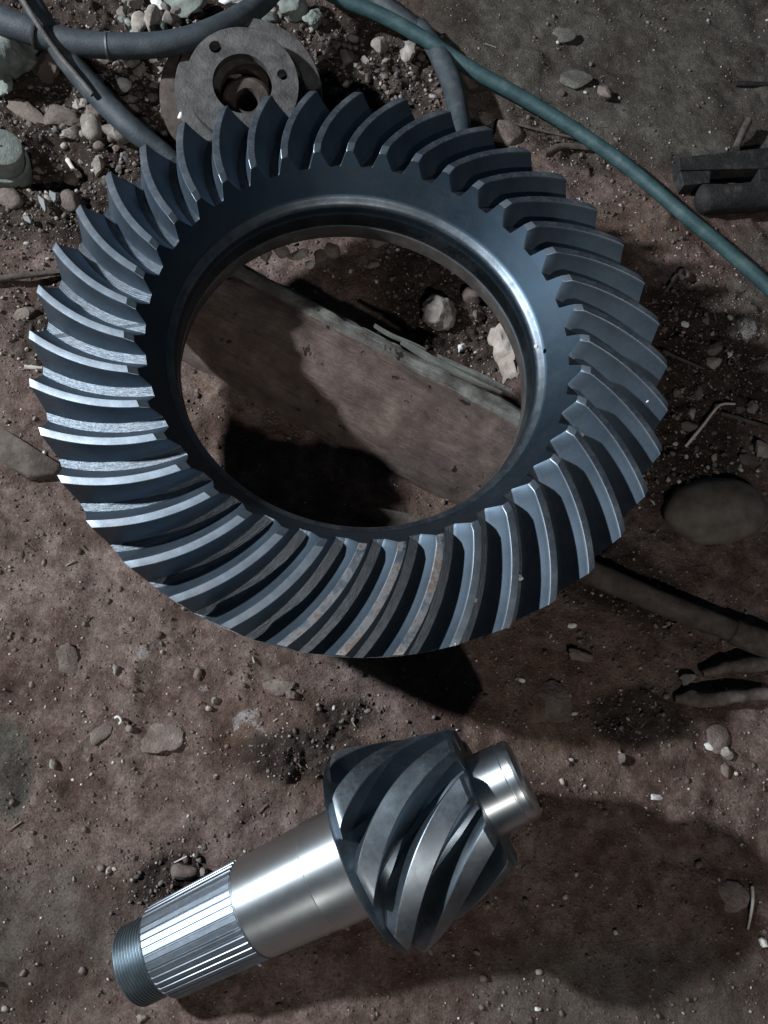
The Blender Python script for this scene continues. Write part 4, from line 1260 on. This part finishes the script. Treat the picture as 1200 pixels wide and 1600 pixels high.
ro = 87 * fs; ri = 46 * fs
hole = (61 * fs, 20 * fs, 8.5 * fs)
hole2 = (-44 * fs, 52 * fs, 9.5 * fs)
V, F = plate_holed(ro, ri, -0.009, 0.0, [hole, hole2])
link('upper_plate', new_mesh('upper_plate', V, F, [M['rusty_iron']], True, 35), fl, (0.001, 0.001, 0))
V, F = lathe([(88 * fs, -0.020), (89 * fs, -0.0165), (96 * fs, -0.0160), (115 * fs, -0.0165), (117 * fs, -0.0185), (117 * fs, -0.030), (46 * fs, -0.030), (46 * fs, -0.020)], 96, closed=True)
link('lower_plate', new_mesh('lower_plate', V, F, [M['rusty_iron']], True, 35), fl, (0.006, 0.003, 0))
V, F = lathe([(118 * fs, -0.032), (126 * fs, -0.033), (127 * fs, -0.036), (124 * fs, -0.047), (50 * fs, -0.048), (46 * fs, -0.032)], 96, closed=True)
link('base_plate', new_mesh('base_plate', V, F, [M['rusty_brown']], True, 35), fl, (-0.004, 0.004, 0))
V, F = lathe([(40 * fs, -0.0180), (34 * fs, -0.0150), (19 * fs, -0.0145), (17 * fs, -0.0165), (17 * fs, -0.048), (40 * fs, -0.048)], 72, closed=True)
link('hub', new_mesh('hub', V, F, [M['rusty_brown']], True, 35), fl, (0.005, -0.006, 0))

# ------------------------------------------------------------------ other odds and ends
# pale drum end at the left edge
dr = thing('pipe_end', 'pale round end of an old pipe at the left edge', 'pipe', at(2, 228, 0.035))
s = pxm(2, 228, 0.035)
V, F = lathe([(2 * s, 0.0), (24 * s, 0.0), (30 * s, -0.0012), (32 * s, -0.004), (34 * s, -0.050), (2 * s, -0.050)], 64, closed=True)
link('pipe_wall', new_mesh('pipe_wall', V, F, [M['green_stone']], True, 40), dr, None, (0.15, 0.25, 0))
V, F = lathe([(40 * s, -0.020), (42 * s, -0.024), (44 * s, -0.046), (36 * s, -0.046), (35 * s, -0.020)], 64, closed=True)
link('collar', new_mesh('collar', V, F, [M['green_stone']], True, 40), dr, None, (0.15, 0.25, 0))

# slotted black iron bracket at the right edge
br = thing('bracket', 'black slotted iron bracket half sunk at the right edge', 'bracket', at(1150, 280, 0.0))
bo = np.array(br.location)
def slab(poly, z0, z1, mkey, bev=0.0012):
    P = np.array(poly, float)
    c = P.mean(0)
    n = len(P)
    inner = c + (P - c) * (1 - bev / np.mean(np.linalg.norm(P - c, axis=1)))
    V = [(p[0], p[1], z0) for p in P] + [(p[0], p[1], z1 - bev) for p in P] + [(p[0], p[1], z1) for p in inner]
    F = [tuple(reversed(range(n)))] + [(i, (i + 1) % n, n + (i + 1) % n, n + i) for i in range(n)] + [(n + i, n + (i + 1) % n, 2 * n + (i + 1) % n, 2 * n + i) for i in range(n)] + [tuple(range(2 * n, 3 * n))]
    return V, F
def slab_px(pts, z0, z1, name, mkey, parent, offv, bev=0.0012):
    W = [at(px, py, z1)[:2] - offv[:2] for px, py in pts]
    A = sum(W[i][0] * W[(i + 1) % len(W)][1] - W[(i + 1) % len(W)][0] * W[i][1] for i in range(len(W)))
    if A < 0: W = W[::-1]
    V, F = slab(W, z0, z1, mkey, bev)
    return link(name, new_mesh(name, V, F, [M[mkey]], True, 30), parent)
slab_px([(1060, 246), (1255, 224), (1255, 262), (1062, 266)], -0.012, 0.014, 'rail', 'black_iron', br, bo)
slab_px([(1062, 267), (1112, 266), (1110, 286), (1068, 290)], -0.012, 0.0135, 'bridge', 'black_iron', br, bo)
slab_px([(1186, 261), (1255, 263), (1255, 285), (1187, 284)], -0.012, 0.0135, 'bridge', 'black_iron', br, bo)
bp_ = pxpath([(1088, 312, .010), (1120, 311, .012), (1190, 308, .013), (1262, 304, .013)], 16)
V, F = tube(bp_ - bo, np.concatenate([[0.006, 0.0125], np.full(14, 0.0138)]), 18, wob=0.05, seed=8)
link('round_bar', new_mesh('round_bar', V, F, [M['black_iron']], True, 60), br)
path = pxpath([(1150, 232, .006), (1160, 208, .010), (1170, 188, .012)], 8)
V, F = tube(path, 0.0038, 10)
tag(link('peg', new_mesh('peg', V, F, [M['twig']], True, 50)), 'short grey peg leaning above the slotted bracket', 'peg')
path = pxpath([(1150, 131, .003), (1180, 132, .004), (1230, 133, .004)], 8)
V, F = tube(path, 0.0028, 8)
tag(link('twig', new_mesh('twig', V, F, [M['black_iron']], True, 50)), 'straight dark stick pressed into the dust at the upper right edge', 'twig')

V, F = rock(77, 3, 0, 0.035)
OVAL = new_mesh('stone', V, F, [M['dish']], True, 80)
p = at(1116, 800); s_ = pxm(1116, 800)
o = link('stone', OVAL, None, (p[0], p[1], gz(p[0], p[1]) + 0.003), (0.02, 0.05, math.radians(8)), (88 * s_, 54 * s_, 0.021))
tag(o, 'large smooth brown oval stone right of the gear', 'stone')

# round wooden handle and two broken sticks
path = pxpath([(880, 872, .009), (930, 898, .009), (1020, 936, .009), (1110, 972, .009), (1150, 988, .009)], 30)
hd = thing('tool_handle', 'long brown tool handle sticking out from under the gear', 'handle', path[14])
V, F = tube(path - np.array(hd.location), np.interp(np.arange(30), [0, 29], [0.0100, 0.0092]), 16, wob=0.06, seed=3)
link('shaft', new_mesh('shaft', V, F, [M['handle']], True, 60), hd)
p2 = pxpath([(1142, 984, .009), (1160, 992, .009), (1200, 1008, .008), (1250, 1030, .008)], 14)
V, F = tube(p2 - np.array(hd.location), np.array([0.0095, 0.0108] + [0.0108] * 12), 16, wob=0.05, seed=4)
o = link('grip', new_mesh('grip', V, F, [M['twig']], True, 60), hd); o['label'] = 'paler bare end of the handle'
path = pxpath([(1098, 1052, .001), (1130, 1044, .003), (1165, 1038, .004), (1230, 1034, .004)], 20)
V, F = tube(path, np.interp(np.arange(20), [0, 3, 12, 19], [0.0025, 0.0040, 0.0056, 0.0058]), 12, wob=0.25, seed=5)
tag(link('stick', new_mesh('stick', V, F, [M['twig']], True, 60)), 'upper of the two broken sticks at the right edge', 'stick')
path = pxpath([(1054, 1092, .001), (1090, 1092, .003), (1140, 1088, .0035), (1172, 1086, .0035), (1240, 1086, .0035)], 24)
V, F = tube(path, np.interp(np.arange(24), [0, 4, 15, 16, 23], [0.003, 0.0058, 0.0062, 0.0048, 0.0048]), 12, wob=0.25, seed=6)
tag(link('stick', new_mesh('stick', V, F, [M['twig']], True, 60)), 'lower of the two broken sticks, with a jointed end', 'stick')

# twigs
def twig(pts, rad, label, mkey='twig', n=20, wob=0.15):
    path = pxpath([(px, py, z + gz(*at(px, py)[:2])) for px, py, z in pts], n)
    V, F = tube(path, np.interp(np.arange(n), [0, n - 1], [rad, rad * 0.75]), 8, wob=wob, seed=random.randrange(99))
    return tag(link('twig', new_mesh('twig', V, F, [M[mkey]], True, 60)), label, 'twig')
twig([(1071, 698, .003), (1098, 665, .007), (1120, 637, .009), (1131, 631, .009), (1148, 631, .005)], 0.0014, 'bent pale twig standing out on the dark crumbly soil', 'pale_twig', 24)
twig([(-20, 438, .004), (30, 432, .005), (70, 428, .005), (98, 425, .004)], 0.0030, 'straight dark twig running to the gear from the left edge')
twig([(1036, 548, .004), (1066, 562, .006), (1100, 576, .005)], 0.0016, 'thin brown twig between the right teeth and the pale pebbles')
twig([(1110, 642, .003), (1160, 655, .003), (1215, 672, .003)], 0.0024, 'dark twig lying beyond the bent pale twig')
twig([(800, 192, .002), (850, 205, .003), (892, 214, .003)], 0.0016, 'thin straight twig below the teal cable')
twig([(1175, 1385, .002), (1176, 1412, .003), (1168, 1452, .002)], 0.0013, 'pale curved twig at the far edge of the pinion shadow', 'pale_twig')
twig([(38, 573, .003), (66, 575, .003)], 0.0017, 'short pale twig touching the left teeth', 'pale_twig', 8)
twig([(268, 1350, .003), (292, 1338, .005)], 0.0006, 'hair-thin straw above the splined end', 'pale_twig', 8)
twig([(105, 250, .010), (122, 275, .010)], 0.0022, 'short pale stub standing in the dark hollow at the left', 'pale_twig', 8)
twig([(1075, 960, .004), (1045, 985, .003)], 0.0016, 'crooked twig beside the brown handle', 'twig', 8)
twig([(1057, 430, .003), (1040, 455, .004)], 0.0020, 'short grey stub near the ring-shaped nut', 'twig', 8)
twig([(850, 240, .003), (880, 228, .005), (935, 232, .003)], 0.0035, 'thick dark root below the teal cable', 'twig', 14)

# buried plank at the left
pts = [(-30, 655), (10, 668), (95, 722), (86, 738), (40, 742), (-30, 700)]
W = [at(px, py, 0.006)[:2] for px, py in pts]
c = np.mean(W, 0)
V, F = slab([(w - c) for w in W][::-1], -0.010, 0.0022, 'timber', 0.003)
o = link('plank', new_mesh('plank', V, F, [M['handle']], True, 60), None, (c[0], c[1], 0.0))
tag(o, 'grey brown plank end slipping under the left edge of the gear', 'plank')
# flat board edge seen low inside the bore
pts = [(565, 792), (600, 794), (690, 812), (720, 830), (600, 822)]
W = [at(px, py, 0.012)[:2] for px, py in pts]
c = np.mean(W, 0)
V, F = slab([(w - c) for w in W][::-1], -0.006, 0.012, 'handle', 0.002)
o = link('board', new_mesh('board', V, F, [M['handle']], True, 30), None, (c[0], c[1], 0.0))
tag(o, 'narrow board showing low inside the ring gear', 'board')

# torn bark in the bore
def bark(px, py, rx, ry, rot, z, label):
    s = pxm(px, py, z)
    V = []; F = []
    nx, ny = 14, 22
    for side in (0, 1):
        for j in range(ny + 1):
            for i in range(nx + 1):
                u = i / nx * 2 - 1; v_ = j / ny * 2 - 1
                e = 1 - 0.22 * abs(v_) ** 3 + 0.16 * float(vnoise(np.array([v_ * 3.0]), np.array([7.0 + (1 if u > 0 else 0) * 5]), seed=91)[0])
                x = u * rx * s * e; y = v_ * ry * s * (1 + 0.1 * float(vnoise(np.array([u * 2.5]), np.array([3.0]), seed=92)[0]))
                zz = 0.010 * (1 - u * u) + 0.0035 * float(vnoise(np.array([u * 2.2]), np.array([v_ * 3.5]), seed=93)[0]) + 0.0012 * float(vnoise(np.array([u * 7]), np.array([v_ * 9]), seed=94)[0])
                V.append((x, y, zz - side * 0.003))
    b0 = (nx + 1) * (ny + 1)
    g = lambda i, j, sd: sd * b0 + j * (nx + 1) + i
    for j in range(ny):
        for i in range(nx):
            F.append((g(i, j, 0), g(i + 1, j, 0), g(i + 1, j + 1, 0), g(i, j + 1, 0)))
            F.append((g(i, j, 1), g(i, j + 1, 1), g(i + 1, j + 1, 1), g(i + 1, j, 1)))
    for i in range(nx):
        F.append((g(i, 0, 1), g(i + 1, 0, 1), g(i + 1, 0, 0), g(i, 0, 0))); F.append((g(i, ny, 0), g(i + 1, ny, 0), g(i + 1, ny, 1), g(i, ny, 1)))
    for j in range(ny):
        F.append((g(0, j, 0), g(0, j + 1, 0), g(0, j + 1, 1), g(0, j, 1))); F.append((g(nx, j, 1), g(nx, j + 1, 1), g(nx, j + 1, 0), g(nx, j, 0)))
    p = at(px, py, z)
    o = link('bark', new_mesh('bark', V, F, [M['bark']], True, 50), None, p, (0, 0, math.radians(rot)))
    tag(o, label, 'bark')
bark(797, 552, 25, 48, 12, 0.022, 'pale curled piece of bark against the right inner wall of the ring')

# ring-shaped nut and little lime crumbs on the teeth
s = pxm(1065, 432)
V, F = lathe([(4 * s, 0.002), (6 * s, 0.0045), (9 * s, 0.0045), (10.5 * s, 0.002), (10.5 * s, -0.004), (4 * s, -0.004)], 6, closed=True)
p = at(1065, 432)
tag(link('nut', new_mesh('nut', V, F, [M['rusty_brown']], True, 30), None, (p[0], p[1], gz(p[0], p[1]) + 0.002), (0.2, 0.1, 0.3)), 'small rusty nut lying right of the gear', 'nut')
s = pxm(1137, 569)
V, F = lathe([(4.5 * s, 0.0016), (6 * s, 0.0028), (7.5 * s, 0.0016), (6 * s, 0.0002)], 20, closed=True)
V = [(x * 1.2, y * 0.75, z) for x, y, z in V]
p = at(1137, 569)
tag(link('washer', new_mesh('washer', V, F, [M['stone']], True, 60), None, (p[0], p[1], gz(p[0], p[1]) + 0.003), (0.15, 0, 0.9)), 'pale flattened ring right of the oval pebble', 'ring')
s = pxm(185, 1125)
path = [at(180, 1122, 0.003), at(184, 1120, 0.004), at(188, 1122, 0.004), at(190, 1127, 0.004), at(187, 1131, 0.003)]
path = [np.array([q[0], q[1], q[2] + gz(q[0], q[1])]) for q in path]
V, F = tube(smooth_path(path, 14), 0.0009, 8)
tag(link('hook', new_mesh('hook', V, F, [M['white_chip']], True, 60)), 'tiny white hooked wire on the left soil', 'wire')

def crumb(px, py, r, z, label):
    s = pxm(px, py, z)
    o = link('crumb', rock_mesh('ang', random.randrange(8), 'white_chip'), None, at(px, py, z), (random.uniform(0, 6), random.uniform(0, 6), 0), (r * s,) * 3)
    tag(o, label, 'crumb')
crumb(908, 680, 4.5, HG + 0.004, 'white crumb on the lower right teeth, nearest the inner rim')
crumb(928, 713, 4.5, HG - 0.006, 'white crumb in a groove of the lower right teeth')
crumb(1012, 627, 3.0, HG - 0.005, 'white crumb on a flank of the rightmost teeth')
crumb(813, 902, 5.5, HG - 0.011, 'white crumb in a groove of the bottom right teeth')
crumb(743, 938, 4.0, HG - 0.014, 'white crumb in a groove of the bottom teeth')
crumb(710, 1006, 3.5, HG - 0.001, 'white crumb on the outer end of a bottom tooth')
crumb(282, 181, 6.0, HG - 0.001, 'pale lump of dried mud on the tip of an upper left tooth')
crumb(838, 541, 4.0, HG - 0.013, 'pale flake stuck to the bead of the inner rim')
# shards at the left
for px, py, L, w, a, lab in ((72, 330, 15, 4.5, -75, 'upright dull glass shard at the left, the longer one'), (88, 318, 10, 6, -80, 'broad dull glass shard beside the longer one'), (48, 352, 9, 5, -50, 'small bright glass shard at the far left')):
    s = pxm(px, py)
    ca, sa = math.cos(math.radians(a)), math.sin(math.radians(a))
    P = [(-L, -w * 0.6), (-L * 0.2, -w), (L, -w * 0.2), (L * 0.7, w * 0.5), (-L * 0.3, w)]
    P = [((x * ca - y * sa) * s, (x * sa + y * ca) * s) for x, y in P]
    V, F = slab(P, -0.001, 0.0022, 'shard', 0.0006)
    p = at(px, py)
    o = link('shard', new_mesh('shard', V, F, [M['shard']], True, 25), None, (p[0], p[1], gz(p[0], p[1]) + 0.007), (0.5, -0.2, 0))
    tag(o, lab, 'glass shard')
